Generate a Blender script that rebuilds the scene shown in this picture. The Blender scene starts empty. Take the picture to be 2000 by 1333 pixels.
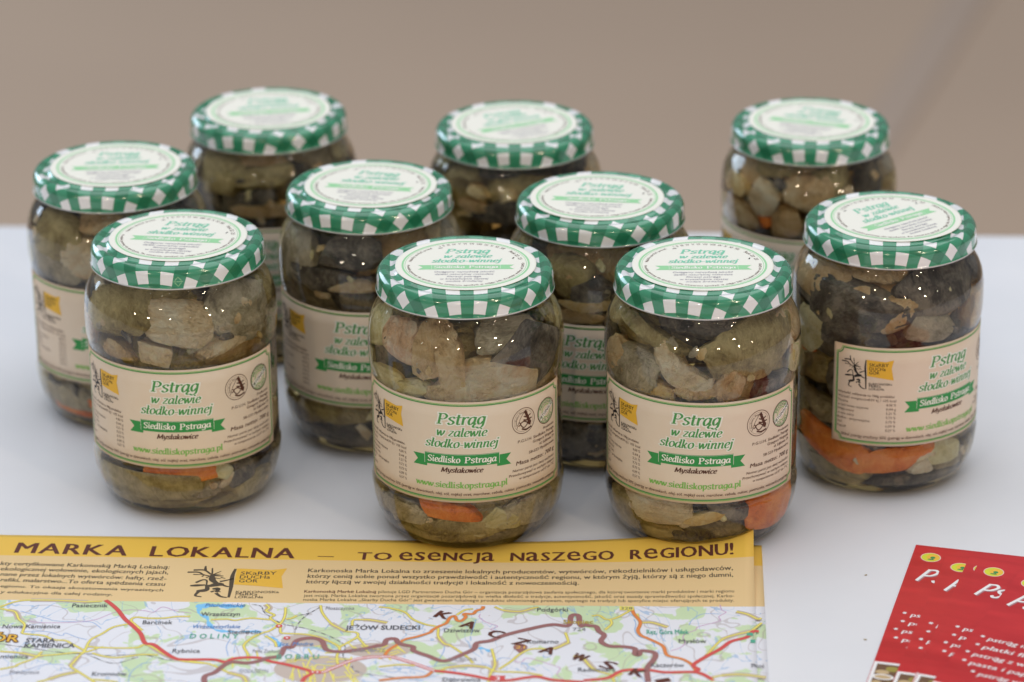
import bpy, bmesh, math, random
import numpy as np
from mathutils import Vector, Matrix, Euler

# ------------------------------------------------------------------ camera, light, exposure
scene = bpy.context.scene
COL = scene.collection
MM = 0.001

cam_data = bpy.data.cameras.new('camera')
cam = bpy.data.objects.new('camera', cam_data)
COL.objects.link(cam)
scene.camera = cam
cam_data.sensor_fit = 'HORIZONTAL'
cam_data.sensor_width = 36.0
cam_data.lens = 114.46
cam_data.clip_start = 0.05
cam_data.clip_end = 100.0
cam.location = (0.0, 0.0, 0.70096)
cam.rotation_euler = (Matrix.Rotation(math.radians(90 - 22.701), 3, 'X') @ Matrix.Rotation(math.radians(-0.541), 3, 'Z')).to_euler()
cam_data.dof.use_dof = True
cam_data.dof.focus_distance = 1.545
cam_data.dof.aperture_fstop = 5.6

world = bpy.data.worlds.new('World')
scene.world = world
world.use_nodes = True
bg = world.node_tree.nodes['Background']
bg.inputs['Color'].default_value = (0.93, 0.96, 1.0, 1)      # daylit hall around the stand
bg.inputs['Strength'].default_value = 0.25

def area_lamp(name, loc, target, size, power, color, size_y=None, shape=None):
    d = bpy.data.lights.new(name, 'AREA')
    d.shape = shape or ('RECTANGLE' if size_y else 'DISK')
    d.size = size
    if size_y: d.size_y = size_y
    d.energy = power
    d.color = color
    o = bpy.data.objects.new(name, d)
    COL.objects.link(o)
    o.location = loc
    o.rotation_euler = (Vector(target) - Vector(loc)).to_track_quat('-Z', 'Y').to_euler()
    return o

area_lamp('ceiling_light', (0.2, 2.0, 3.3), (0.2, 2.0, 0.0), 5.0, 124.0, (0.92, 0.955, 1.0), 4.6)  # overhead hall light, enlarged over the front as added fill
area_lamp('window_light', (-3.6, 5.2, 1.5), (0.0, 1.7, 0.0), 2.6, 80.0, (0.66, 0.82, 1.0), 1.8)
WARM = (1.0, 0.80, 0.58)
# spotlights of the hall, hung behind the photographer
for az, el, dist, pw in ((-52, 15, 6.0, 12.0), (-34, 12, 6.0, 30.0), (-8, 13, 6.0, 28.0), (16, 15, 5.5, 20.0), (40, 14, 6.0, 52.0), (57, 16, 6.0, 16.0), (38, 30, 5.0, 26.0), (-22, 33, 5.0, 16.0)):
    a_, e_ = math.radians(az), math.radians(el)
    area_lamp('hall_spot', (dist * math.sin(a_) * math.cos(e_), 1.5 - dist * math.cos(a_) * math.cos(e_), 0.1 + dist * math.sin(e_)), (0.0, 1.5, 0.1), 0.10 + 0.0042 * pw, pw * 0.6, WARM)

vs = scene.view_settings
scene.display_settings.display_device = 'sRGB'
vs.view_transform = 'Standard'
vs.look = 'None'
vs.exposure = 0.0
vs.gamma = 1.0
cy = scene.cycles
cy.use_denoising = True
cy.max_bounces = 18
cy.diffuse_bounces = 5
cy.glossy_bounces = 6
cy.transmission_bounces = 14
cy.transparent_max_bounces = 12
cy.caustics_reflective = False
cy.caustics_refractive = True
cy.sample_clamp_indirect = 4.0
cy.blur_glossy = 0.3

# ------------------------------------------------------------------ materials
def lin(c):
    return tuple(((v / 255) / 12.92 if v / 255 <= 0.04045 else ((v / 255 + 0.055) / 1.055) ** 2.4) for v in c)

def mat(name, color, rough=0.6, spec=0.4, **kw):
    m = bpy.data.materials.new(name)
    m.use_nodes = True
    b = m.node_tree.nodes['Principled BSDF']
    b.inputs['Base Color'].default_value = (*color[:3], 1)
    b.inputs['Roughness'].default_value = rough
    b.inputs['Specular IOR Level'].default_value = spec
    for k, v in kw.items():
        b.inputs[k].default_value = v
    return m

class N:
    """Small node helper."""
    def __init__(self, m):
        self.t = m.node_tree
        self.b = self.t.nodes['Principled BSDF']
    def add(self, typ, **kw):
        n = self.t.nodes.new(typ)
        for k, v in kw.items():
            if k.startswith('_'):
                setattr(n, k[1:], v)
        return n
    def link(self, a, b): self.t.links.new(a, b)
    def math(self, op, a, b=None, c=None):
        n = self.t.nodes.new('ShaderNodeMath'); n.operation = op
        for i, v in enumerate((a, b, c)):
            if v is None: continue
            if isinstance(v, (int, float)): n.inputs[i].default_value = v
            else: self.link(v, n.inputs[i])
        return n.outputs[0]
    def noise(self, vec, scale, detail=3, rough=0.55, dist=0.0):
        n = self.t.nodes.new('ShaderNodeTexNoise')
        n.inputs['Scale'].default_value = scale; n.inputs['Detail'].default_value = detail
        n.inputs['Roughness'].default_value = rough; n.inputs['Distortion'].default_value = dist
        if vec is not None: self.link(vec, n.inputs['Vector'])
        return n.outputs['Fac']
    def ramp(self, fac, stops, interp='LINEAR'):
        n = self.t.nodes.new('ShaderNodeValToRGB'); r = n.color_ramp; r.interpolation = interp
        while len(r.elements) < len(stops): r.elements.new(0.5)
        for e, (p, c) in zip(r.elements, stops):
            e.position = p; e.color = (*c[:3], 1)
        self.link(fac, n.inputs[0])
        return n.outputs[0]
    def mix(self, fac, a, b):
        n = self.t.nodes.new('ShaderNodeMix'); n.data_type = 'RGBA'
        for s, v in ((n.inputs[0], fac), (n.inputs[6], a), (n.inputs[7], b)):
            if isinstance(v, (int, float)): s.default_value = v
            elif isinstance(v, tuple): s.default_value = (*v[:3], 1)
            else: self.link(v, s)
        return n.outputs[2]
    def bump(self, h, strength, dist=0.001):
        n = self.t.nodes.new('ShaderNodeBump')
        n.inputs['Strength'].default_value = strength; n.inputs['Distance'].default_value = dist
        self.link(h, n.inputs['Height']); self.link(n.outputs[0], self.b.inputs['Normal'])
    def coords(self, which='Object', scale=None, rot=None):
        c = self.t.nodes.new('ShaderNodeTexCoord').outputs[which]
        if scale is None and rot is None: return c
        m = self.t.nodes.new('ShaderNodeMapping')
        if scale: m.inputs['Scale'].default_value = scale
        if rot: m.inputs['Rotation'].default_value = rot
        self.link(c, m.inputs['Vector'])
        return m.outputs[0]
    def color(self, c): self.link(c, self.b.inputs['Base Color'])

# table cloth / laminate, floor
M_TABLE = mat('white_table', (0.78, 0.78, 0.80), 0.38, 0.35)
n = N(M_TABLE); v = n.coords()
n.color(n.ramp(n.noise(v, 9, 4), [(0.3, (0.735, 0.745, 0.79)), (0.7, (0.785, 0.79, 0.83))]))
n.bump(n.noise(v, 900, 2), 0.05, 0.0004)
M_FLOOR = mat('taupe_floor', (0.27, 0.21, 0.17), 0.75, 0.2)
n = N(M_FLOOR); v = n.coords()
n.color(n.ramp(n.noise(v, 0.55, 3), [(0.35, (0.45, 0.335, 0.255)), (0.65, (0.51, 0.38, 0.285))]))
M_STRIP = mat('floor_strip', (0.44, 0.34, 0.275), 0.8, 0.15)  # thin strip, slightly darker than the floor it lies on

# glass filled with brine
M_GLASS = mat('brine_filled_glass', (1, 1, 1), 0.0, 0.5)
n = N(M_GLASS)
n.b.inputs['Transmission Weight'].default_value = 1.0
n.b.inputs['IOR'].default_value = 1.37
n.b.inputs['Coat Weight'].default_value = 0.5
n.b.inputs['Coat Roughness'].default_value = 0.02
n.b.inputs['Coat IOR'].default_value = 1.5
va = n.add('ShaderNodeVolumeAbsorption')
va.inputs['Color'].default_value = (0.86, 0.70, 0.22, 1)
va.inputs['Density'].default_value = 24.0
n.link(va.outputs[0], n.t.nodes['Material Output'].inputs['Volume'])

# lid: gingham print that was drawn flat and pressed into the lid
M_LID = mat('gingham_lid', (0.05, 0.3, 0.15), 0.2, 0.5)
n = N(M_LID)
uv = n.add('ShaderNodeUVMap', _uv_map='unrolled').outputs[0]
sep = n.add('ShaderNodeSeparateXYZ'); n.link(uv, sep.inputs[0])
PER = 13.2
def band(x):
    return n.math('LESS_THAN', n.math('FRACT', n.math('ADD', n.math('DIVIDE', x, PER), 50.25)), 0.5)
a, b_ = band(sep.outputs[0]), band(sep.outputs[1])
thread = n.math('LESS_THAN', n.math('FRACT', n.math('DIVIDE', sep.outputs[0], 0.42)), 0.5)
thread2 = n.math('LESS_THAN', n.math('FRACT', n.math('DIVIDE', sep.outputs[1], 0.42)), 0.5)
base = n.ramp(n.math('MULTIPLY', n.math('ADD', a, b_), 0.5), [(0.0, (0.80, 0.80, 0.82)), (0.25, (0.045, 0.275, 0.155)), (0.75, (0.008, 0.155, 0.075))], 'CONSTANT')
wv = n.mix(n.math('MULTIPLY', n.math('MULTIPLY', thread, a), 0.28), base, (0.012, 0.20, 0.085))
wv = n.mix(n.math('MULTIPLY', n.math('MULTIPLY', thread2, b_), 0.14), wv, (0.16, 0.44, 0.27))
n.color(wv)
n.b.inputs['Coat Weight'].default_value = 0.8
n.b.inputs['Coat Roughness'].default_value = 0.04
M_LIDRIM = mat('lid_white_enamel', (0.55, 0.55, 0.55), 0.3, 0.5)

# papers and inks
M_STICKER = mat('cream_sticker', (0.86, 0.845, 0.765), 0.5, 0.35)
M_PAPER = mat('label_paper', (0.78, 0.66, 0.50), 0.62, 0.3)
n = N(M_PAPER)
uv = n.add('ShaderNodeUVMap', _uv_map='sheet').outputs[0]
sep = n.add('ShaderNodeSeparateXYZ'); n.link(uv, sep.inputs[0])
ex = n.math('POWER', n.math('ABSOLUTE', sep.outputs[0]), 3.0)
ey = n.math('POWER', n.math('ABSOLUTE', sep.outputs[1]), 4.0)
edge = n.math('ADD', n.math('MULTIPLY', ex, 0.55), n.math('MULTIPLY', ey, 0.5))
grain = n.noise(n.coords(), 60, 5, 0.6)
tone = n.math('ADD', edge, n.math('MULTIPLY', n.math('SUBTRACT', grain, 0.5), 0.7))
n.color(n.ramp(tone, [(0.0, (0.73, 0.63, 0.515)), (0.5, (0.69, 0.555, 0.425)), (1.0, (0.63, 0.42, 0.25))]))
def ink(name, rgb, rough=0.55): return mat(name, rgb, rough, 0.3)
I_GREEN = ink('ink_green', (0.075, 0.30, 0.085))
I_LIME = ink('ink_lime', (0.20, 0.47, 0.10))
I_BANNER = ink('ink_banner_green', (0.035, 0.29, 0.075))
I_HALO = ink('ink_pale_halo', (0.80, 0.80, 0.74))
I_CREAM = ink('ink_cream', (0.86, 0.86, 0.80))
I_BROWN = ink('ink_brown', (0.085, 0.030, 0.018))
I_BLACK = ink('ink_black', (0.022, 0.018, 0.018))
I_GOLD = ink('ink_gold', (0.78, 0.46, 0.045))
I_PGREEN = ink('ink_mint', (0.22, 0.60, 0.42))
I_PLIME = ink('ink_pale_green', (0.33, 0.66, 0.36))
I_PGREY = ink('ink_violet_grey', (0.30, 0.28, 0.36))
INKS = [I_GREEN, I_LIME, I_BANNER, I_HALO, I_CREAM, I_BROWN, I_BLACK, I_GOLD, I_PGREEN, I_PLIME, I_PGREY]

# pickled contents
def food(name, c0, c1, c2, fibre=1.0, rough=0.5, sss=0.0, scale=1.0):
    m = mat(name, c1, rough, 0.3)
    n = N(m)
    v = n.coords()
    big = n.noise(v, 55 * scale, 5, 0.62, 0.6)
    st = n.noise(n.coords('Object', (1.0, 1.0, 2.1), (0.5, 0.9, 0.3)), 240 * scale, 5, 0.62, 1.2)
    f = n.math('ADD', n.math('MULTIPLY', big, 0.72), n.math('MULTIPLY', st, 0.28))
    n.color(n.ramp(f, [(0.32, c0), (0.45, c1), (0.59, c2)]))
    n.bump(n.math('ADD', st, n.math('MULTIPLY', big, 1.5)), 0.9 * fibre, 0.0026)
    if sss:
        n.b.inputs['Subsurface Weight'].default_value = sss
        n.b.inputs['Subsurface Radius'].default_value = (0.006, 0.004, 0.002)
        n.b.inputs['Subsurface Scale'].default_value = 1.0
    return m
FOOD = {
 'beige': food('trout_flesh', (0.46, 0.28, 0.12), (0.86, 0.65, 0.36), (0.95, 0.83, 0.58)),
 'salmon': food('pink_trout_flesh', (0.42, 0.21, 0.09), (0.80, 0.49, 0.26), (0.88, 0.70, 0.46)),
 'tan': food('brown_trout_flesh', (0.32, 0.17, 0.06), (0.72, 0.47, 0.21), (0.88, 0.68, 0.38)),
 'grey': food('grey_trout_flesh', (0.17, 0.135, 0.075), (0.44, 0.36, 0.215), (0.72, 0.62, 0.42)),
 'olive': food('olive_trout_flesh', (0.13, 0.085, 0.03), (0.36, 0.27, 0.10), (0.60, 0.48, 0.22), 0.8),
 'skin': food('trout_skin', (0.024, 0.020, 0.016), (0.085, 0.070, 0.052), (0.30, 0.25, 0.18), 0.5),
 'onion': food('onion_flesh', (0.40, 0.33, 0.12), (0.66, 0.56, 0.26), (0.80, 0.74, 0.46), 0.5),
 'yellow': food('golden_onion_flesh', (0.48, 0.27, 0.07), (0.76, 0.52, 0.20), (0.85, 0.68, 0.36), 0.7),
 'carrot': food('carrot_flesh', (0.52, 0.10, 0.012), (0.82, 0.20, 0.022), (0.92, 0.32, 0.06), 0.5),
 'pepper': food('peppercorn_husk', (0.01, 0.008, 0.006), (0.03, 0.022, 0.018), (0.07, 0.05, 0.04), 0.8),
}
FOOD_NAME = {'beige': 'fish_piece', 'salmon': 'fish_piece', 'tan': 'fish_piece', 'grey': 'fish_piece', 'olive': 'fish_piece',
             'skin': 'fish_skin_piece', 'onion': 'onion_piece', 'yellow': 'onion_piece', 'carrot': 'carrot_slice', 'pepper': 'peppercorn'}

# ------------------------------------------------------------------ object helpers
def link_obj(name, mesh, parent=None, loc=None, rot=None):
    o = bpy.data.objects.new(name, mesh)
    COL.objects.link(o)
    if parent is not None: o.parent = parent
    if loc is not None: o.location = loc
    if rot is not None: o.rotation_euler = rot
    return o

def tag(o, label, cat, group=None):
    o['label'] = label; o['category'] = cat
    if group: o['group'] = group
    return o

def mesh_from(name, verts, faces, mats, midx=None, smooth=True):
    me = bpy.data.meshes.new(name)
    me.from_pydata([tuple(x) for x in verts], [], [tuple(f) for f in faces])
    for m in mats: me.materials.append(m)
    if midx is not None: me.polygons.foreach_set('material_index', np.array(midx, dtype=np.int32))
    if smooth: me.polygons.foreach_set('use_smooth', np.ones(len(me.polygons), dtype=bool))
    me.update()
    return me

def lathe(name, prof, mats, seg=128, mfun=None, rfun=None, uvname=None, cap0=True, cap1=True):
    """prof: (r, z) in mm from the bottom or centre outwards; poles where r = 0."""
    verts, faces, midx, ring = [], [], [], []
    for r, z in prof:
        if r == 0:
            ring.append([len(verts)]); verts.append((0, 0, z * MM)); continue
        idx = []
        for k in range(seg):
            t = 2 * math.pi * k / seg
            rr = rfun(r, z, t) if rfun else r
            idx.append(len(verts)); verts.append((rr * math.cos(t) * MM, rr * math.sin(t) * MM, z * MM))
        ring.append(idx)
    arc = [prof[0][0]]
    for (r0, z0), (r1, z1) in zip(prof, prof[1:]): arc.append(arc[-1] + math.hypot(r1 - r0, z1 - z0))
    uvs = []
    for i in range(len(prof) - 1):
        A, B = ring[i], ring[i + 1]
        for k in range(seg):
            k2 = (k + 1) % seg
            t0, t1 = 2 * math.pi * k / seg, 2 * math.pi * (k + 1) / seg
            P = lambda a, t: (a * math.cos(t), a * math.sin(t))
            if len(A) == 1 and len(B) == 1: continue
            if len(A) == 1:
                faces.append((A[0], B[k], B[k2])); uvs += [(0, 0), P(arc[i + 1], t0), P(arc[i + 1], t1)]
            elif len(B) == 1:
                faces.append((A[k2], A[k], B[0])); uvs += [P(arc[i], t1), P(arc[i], t0), (0, 0)]
            else:
                faces.append((A[k], A[k2], B[k2], B[k])); uvs += [P(arc[i], t0), P(arc[i], t1), P(arc[i + 1], t1), P(arc[i + 1], t0)]
            midx.append(mfun(i) if mfun else 0)
    me = mesh_from(name, verts, faces, mats, midx)
    if uvname:
        l = me.uv_layers.new(name=uvname)
        l.data.foreach_set('uv', np.array(uvs, dtype=np.float32).ravel())
    bm = bmesh.new(); bm.from_mesh(me); bmesh.ops.recalc_face_normals(bm, faces=bm.faces); bm.to_mesh(me); bm.free()
    return me

# ------------------------------------------------------------------ lettering
def catmull(pts, sub=7):
    p = [np.array(q, float) for q in pts]
    if len(p) == 2: return np.array([p[0], (p[0] + p[1]) / 2, p[1]])
    closed = np.allclose(p[0], p[-1])
    out = []
    for i in range(len(p) - 1):
        a = p[i - 1] if i > 0 else (p[-2] if closed else 2 * p[0] - p[1])
        b, c = p[i], p[i + 1]
        d = p[i + 2] if i + 2 < len(p) else (p[1] if closed else 2 * p[-1] - p[-2])
        for k in range(sub):
            t = k / sub
            out.append(0.5 * ((2 * b) + (-a + c) * t + (2 * a - 5 * b + 4 * c - d) * t * t + (-a + 3 * b - 3 * c + d) * t ** 3))
    out.append(p[-1])
    return np.array(out)

def ribbon(path, widths):
    """Left and right outline of a stroke."""
    path = np.asarray(path, float)
    d = np.gradient(path, axis=0)
    ln = np.hypot(d[:, 0], d[:, 1]); ln[ln == 0] = 1
    nrm = np.stack([-d[:, 1] / ln, d[:, 0] / ln], 1)
    w = (np.asarray(widths) / 2)
    if w.ndim == 0: w = np.full(len(path), float(w))
    return path + nrm * w[:, None], path - nrm * w[:, None]

_bowl = '.6,.85;.4,.98;.16,.8;.06,.4;.16,.06;.34,.06;.55,.38'
_tail = ';.6,.3;.66,.04;.8,.12'
GL = {  # slanted book face drawn as pen strokes: advance, strokes; '=' marks flat serif bars
 'P': (1.02, ['.2,0;.2,1.4', '.2,1.35;.6,1.36;.84,1.06;.62,.7;.2,.67', '=-.02,.04;.44,.04', '=0,1.37;.3,1.37']),
 'S': (.92, ['.78,1.12;.62,1.36;.36,1.38;.14,1.12;.3,.84;.58,.64;.72,.36;.54,.05;.26,.02;.06,.26']),
 'M': (1.36, ['.12,0;.2,1.4', '.2,1.4;.58,.15', '.58,.15;1.08,1.4', '1.08,1.4;1.14,0', '=-.02,.04;.28,.04', '=.98,.04;1.3,.04']),
 's': (.72, ['.6,.8;.48,.97;.28,.97;.11,.78;.24,.58;.45,.45;.56,.26;.42,.04;.2,.02;.05,.2']),
 't': (.56, ['.22,1.3;.2,.25;.3,.03;.5,.12', '=.0,.95;.5,.95']),
 'r': (.62, ['.14,1;.14,0', '.14,.62;.3,.9;.48,.98;.6,.86', '=0,.97;.16,.97']),
 'a': (.84, [_bowl, '.64,1' + _tail]),
 'ą': (.84, [_bowl, '.64,1' + _tail, '.66,.04;.55,-.18;.64,-.34;.82,-.28']),
 'd': (.84, [_bowl, '.66,1.5' + _tail, '=.48,1.47;.68,1.47']),
 'g': (.82, ['.6,.85;.4,.98;.16,.8;.08,.45;.18,.1;.36,.08;.56,.4', '.64,1;.62,.1;.54,-.28;.28,-.46;.02,-.32']),
 'w': (1.1, ['.08,1;.22,.03', '.22,.03;.5,.95', '.5,.95;.64,.03', '.64,.03;.9,.5;.98,.98', '=-.04,.97;.16,.97']),
 'z': (.72, ['=.06,.93;.62,.93', '.6,.92;.06,.08', '=.04,.07;.66,.07']),
 'l': (.42, ['.17,1.5;.13,.2;.2,.03;.36,.12', '=.0,1.47;.2,1.47']),
 'ł': (.46, ['.17,1.5;.13,.2;.2,.03;.36,.12', '-.06,.62;.4,.96', '=.0,1.47;.2,1.47']),
 'e': (.7, ['.1,.48;.44,.54;.58,.76;.42,.98;.2,.86;.07,.48;.16,.1;.36,.02;.6,.18']),
 'i': (.42, ['.15,1;.12,.2;.2,.03;.36,.12', '.19,1.24;.2,1.44', '=.0,.97;.18,.97']),
 'o': (.78, ['.36,.98;.13,.78;.07,.42;.2,.06;.36,.02;.58,.22;.64,.58;.54,.9;.36,.98']),
 'k': (.78, ['.16,1.5;.1,0', '.14,.42;.36,.6;.58,.96', '.28,.56;.46,.1;.58,.03;.74,.12', '=-.02,1.47;.18,1.47']),
 'n': (.86, ['.16,1;.12,0', '.14,.6;.32,.92;.5,.97;.6,.8;.57,.25;.64,.03;.8,.12', '=0,.97;.18,.97']),
 'j': (.42, ['.18,1;.16,-.1;.04,-.42;-.16,-.38', '.22,1.24;.23,1.44', '=.02,.97;.2,.97']),
 'p': (.8, ['.16,1;.12,-.45', '.15,.62;.36,.96;.58,.86;.64,.5;.5,.08;.32,.02;.16,.16', '=0,.97;.18,.97', '=0,-.42;.28,-.42']),
 'y': (.76, ['.08,1;.2,.25;.34,.12', '.66,1;.52,.25;.3,-.32;.02,-.42', '=-.02,.97;.14,.97']),
 'c': (.66, ['.56,.8;.38,.98;.17,.82;.07,.45;.17,.1;.36,.02;.58,.18']),
 '-': (.5, ['=.05,.48;.42,.48']), '.': (.3, ['.1,.0;.1,.17']), ' ': (.45, []),
}
def pen_text(s, thick=.2, thin=.075, slant=.2, grow=0.0, track=0.0, serif=True):
    """List of stroke outlines for a line of pen lettering; x-height 1, starts at x = 0."""
    x, out = 0.0, []
    for ch in s:
        adv, strokes = GL[ch]
        for st in strokes:
            bar = st.startswith('=')
            if bar and not serif: continue
            pts = [tuple(float(q) for q in pr.split(',')) for pr in st.lstrip('=').split(';')]
            path = catmull(pts)
            d = np.gradient(path, axis=0); ang = np.arctan2(d[:, 1], d[:, 0])
            w = np.full(len(path), thin * 1.25) if bar else thin + (thick - thin) * np.abs(np.sin(ang - math.radians(18))) ** 1.3
            path = path.copy()
            path[:, 0] += x + path[:, 1] * slant
            if grow:   # halo: longer and wider
                e0 = path[0] - path[1]; e1 = path[-1] - path[-2]
                path[0] += e0 / (np.hypot(*e0) + 1e-9) * grow / 2; path[-1] += e1 / (np.hypot(*e1) + 1e-9) * grow / 2
            out.append(ribbon(path, w + grow))
        x += adv + track
    return out, x - track

_font_cache = {}
def font_text(s, bold=0.0):
    key = (s, bold)
    if key not in _font_cache:
        c = bpy.data.curves.new('lettering', 'FONT'); c.body = s; c.resolution_u = 2; c.offset = bold
        o = bpy.data.objects.new('lettering', c); COL.objects.link(o)
        dg = bpy.context.evaluated_depsgraph_get(); dg.update()
        me = bpy.data.meshes.new_from_object(o.evaluated_get(dg))
        v = np.empty(len(me.vertices) * 3); me.vertices.foreach_get('co', v); v = v.reshape(-1, 3)[:, :2]
        f = [tuple(p.vertices) for p in me.polygons]
        bpy.data.objects.remove(o); bpy.data.curves.remove(c); bpy.data.meshes.remove(me)
        _font_cache[key] = (v, f)
    return _font_cache[key]
CAP = 0.729   # cap height of the built-in face at size 1

class Print:
    """Flat print: strokes and letters in sheet millimetres, carried to 3D by a mapping."""
    def __init__(self, inks): self.v, self.h, self.f, self.m, self.inks, self.k = [], [], [], [], inks, 0
    def _put(self, pts, faces, inkm, layer):
        b = len(self.v); self.k += 1
        off = layer * 0.022 + (self.k % 7) * 0.0022
        for q in pts: self.v.append((float(q[0]), float(q[1]))); self.h.append(off)
        mi = self.inks.index(inkm)
        for f in faces: self.f.append([b + i for i in f]); self.m.append(mi)
    def strip(self, L, R, inkm, layer=1):
        n = len(L)
        self._put(list(L) + list(R), [(i, n + i, n + i + 1, i + 1) for i in range(n - 1)], inkm, layer)
    def line(self, pts, w, inkm, layer=1, smooth=False, step=1.2, close=False):
        pts = [np.array(p, float) for p in pts]
        if close: pts.append(pts[0])
        if smooth: path = catmull(pts, 5)
        else:
            path = []
            for a, b in zip(pts, pts[1:]):
                k = max(1, int(np.hypot(*(b - a)) / step))
                path += [a + (b - a) * i / k for i in range(k)]
            path = np.array(path + [pts[-1]])
        L, R = ribbon(path, w)
        self.strip(L, R, inkm, layer)
    def rect(self, x0, y0, x1, y1, inkm, layer=0, step=1.5):
        k = max(1, int(abs(x1 - x0) / step)); xs = np.linspace(x0, x1, k + 1)
        self.strip([(x, y1) for x in xs], [(x, y0) for x in xs], inkm, layer)
    def quad_rows(self, top, bot, inkm, layer=0): self.strip(top, bot, inkm, layer)
    def disc(self, cx, cy, r, inkm, layer=0, r0=0.0, seg=40, ry=None):
        ry = ry or r
        t = np.linspace(0, 2 * np.pi, seg + 1)
        q = r0 / r
        self.strip([(cx + r * math.cos(a), cy + ry * math.sin(a)) for a in t], [(cx + r * q * math.cos(a), cy + ry * q * math.sin(a)) for a in t], inkm, layer)
    def pen(self, s, x0, y, x1, xh, inkm, layer=3, halo=None, halo_w=0.5, **kw):
        strokes, wd = pen_text(s, **kw)
        sx = (x1 - x0) / wd
        T = lambda A: [(x0 + p[0] * sx, y + p[1] * xh) for p in A]
        if halo is not None:
            hs, _ = pen_text(s, grow=halo_w, **kw)
            for L, R in hs: self.strip(T(L), T(R), halo, layer - 1)
        for L, R in strokes: self.strip(T(L), T(R), inkm, layer)
    def text(self, s, x0, y0, x1, y1, cap, inkm, layer=3, slant=0.0, bold=0.0, place=None):
        if bold > 0.008:      # heavier weight: struck twice, a hair apart
            d = np.array([x1 - x0, y1 - y0]); d = d / np.hypot(*d) * bold * cap * 2.2
            self.text(s, x0 + d[0], y0 + d[1], x1 + d[0], y1 + d[1], cap, inkm, layer, slant, 0.0, place)
        v, f = font_text(s)
        if len(v) == 0: return
        a, b = v[:, 0].min(), v[:, 0].max()
        d = np.array([x1 - x0, y1 - y0]); ln = np.hypot(*d); d = d / ln
        X = (v[:, 0] - a) / (b - a) * ln; Y = v[:, 1] / CAP * cap
        X = X + Y * slant
        pts = np.stack([x0 + d[0] * X - d[1] * Y, y0 + d[1] * X + d[0] * Y], 1)
        if place: pts = [place(p[0], p[1]) for p in pts]
        self._put(pts, f, inkm, layer)
    def build(self, name, fmap):
        verts = [fmap(q[0], q[1], h) for q, h in zip(self.v, self.h)]
        me = mesh_from(name, verts, self.f, self.inks, self.m, smooth=False)
        me.validate()
        return me

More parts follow.
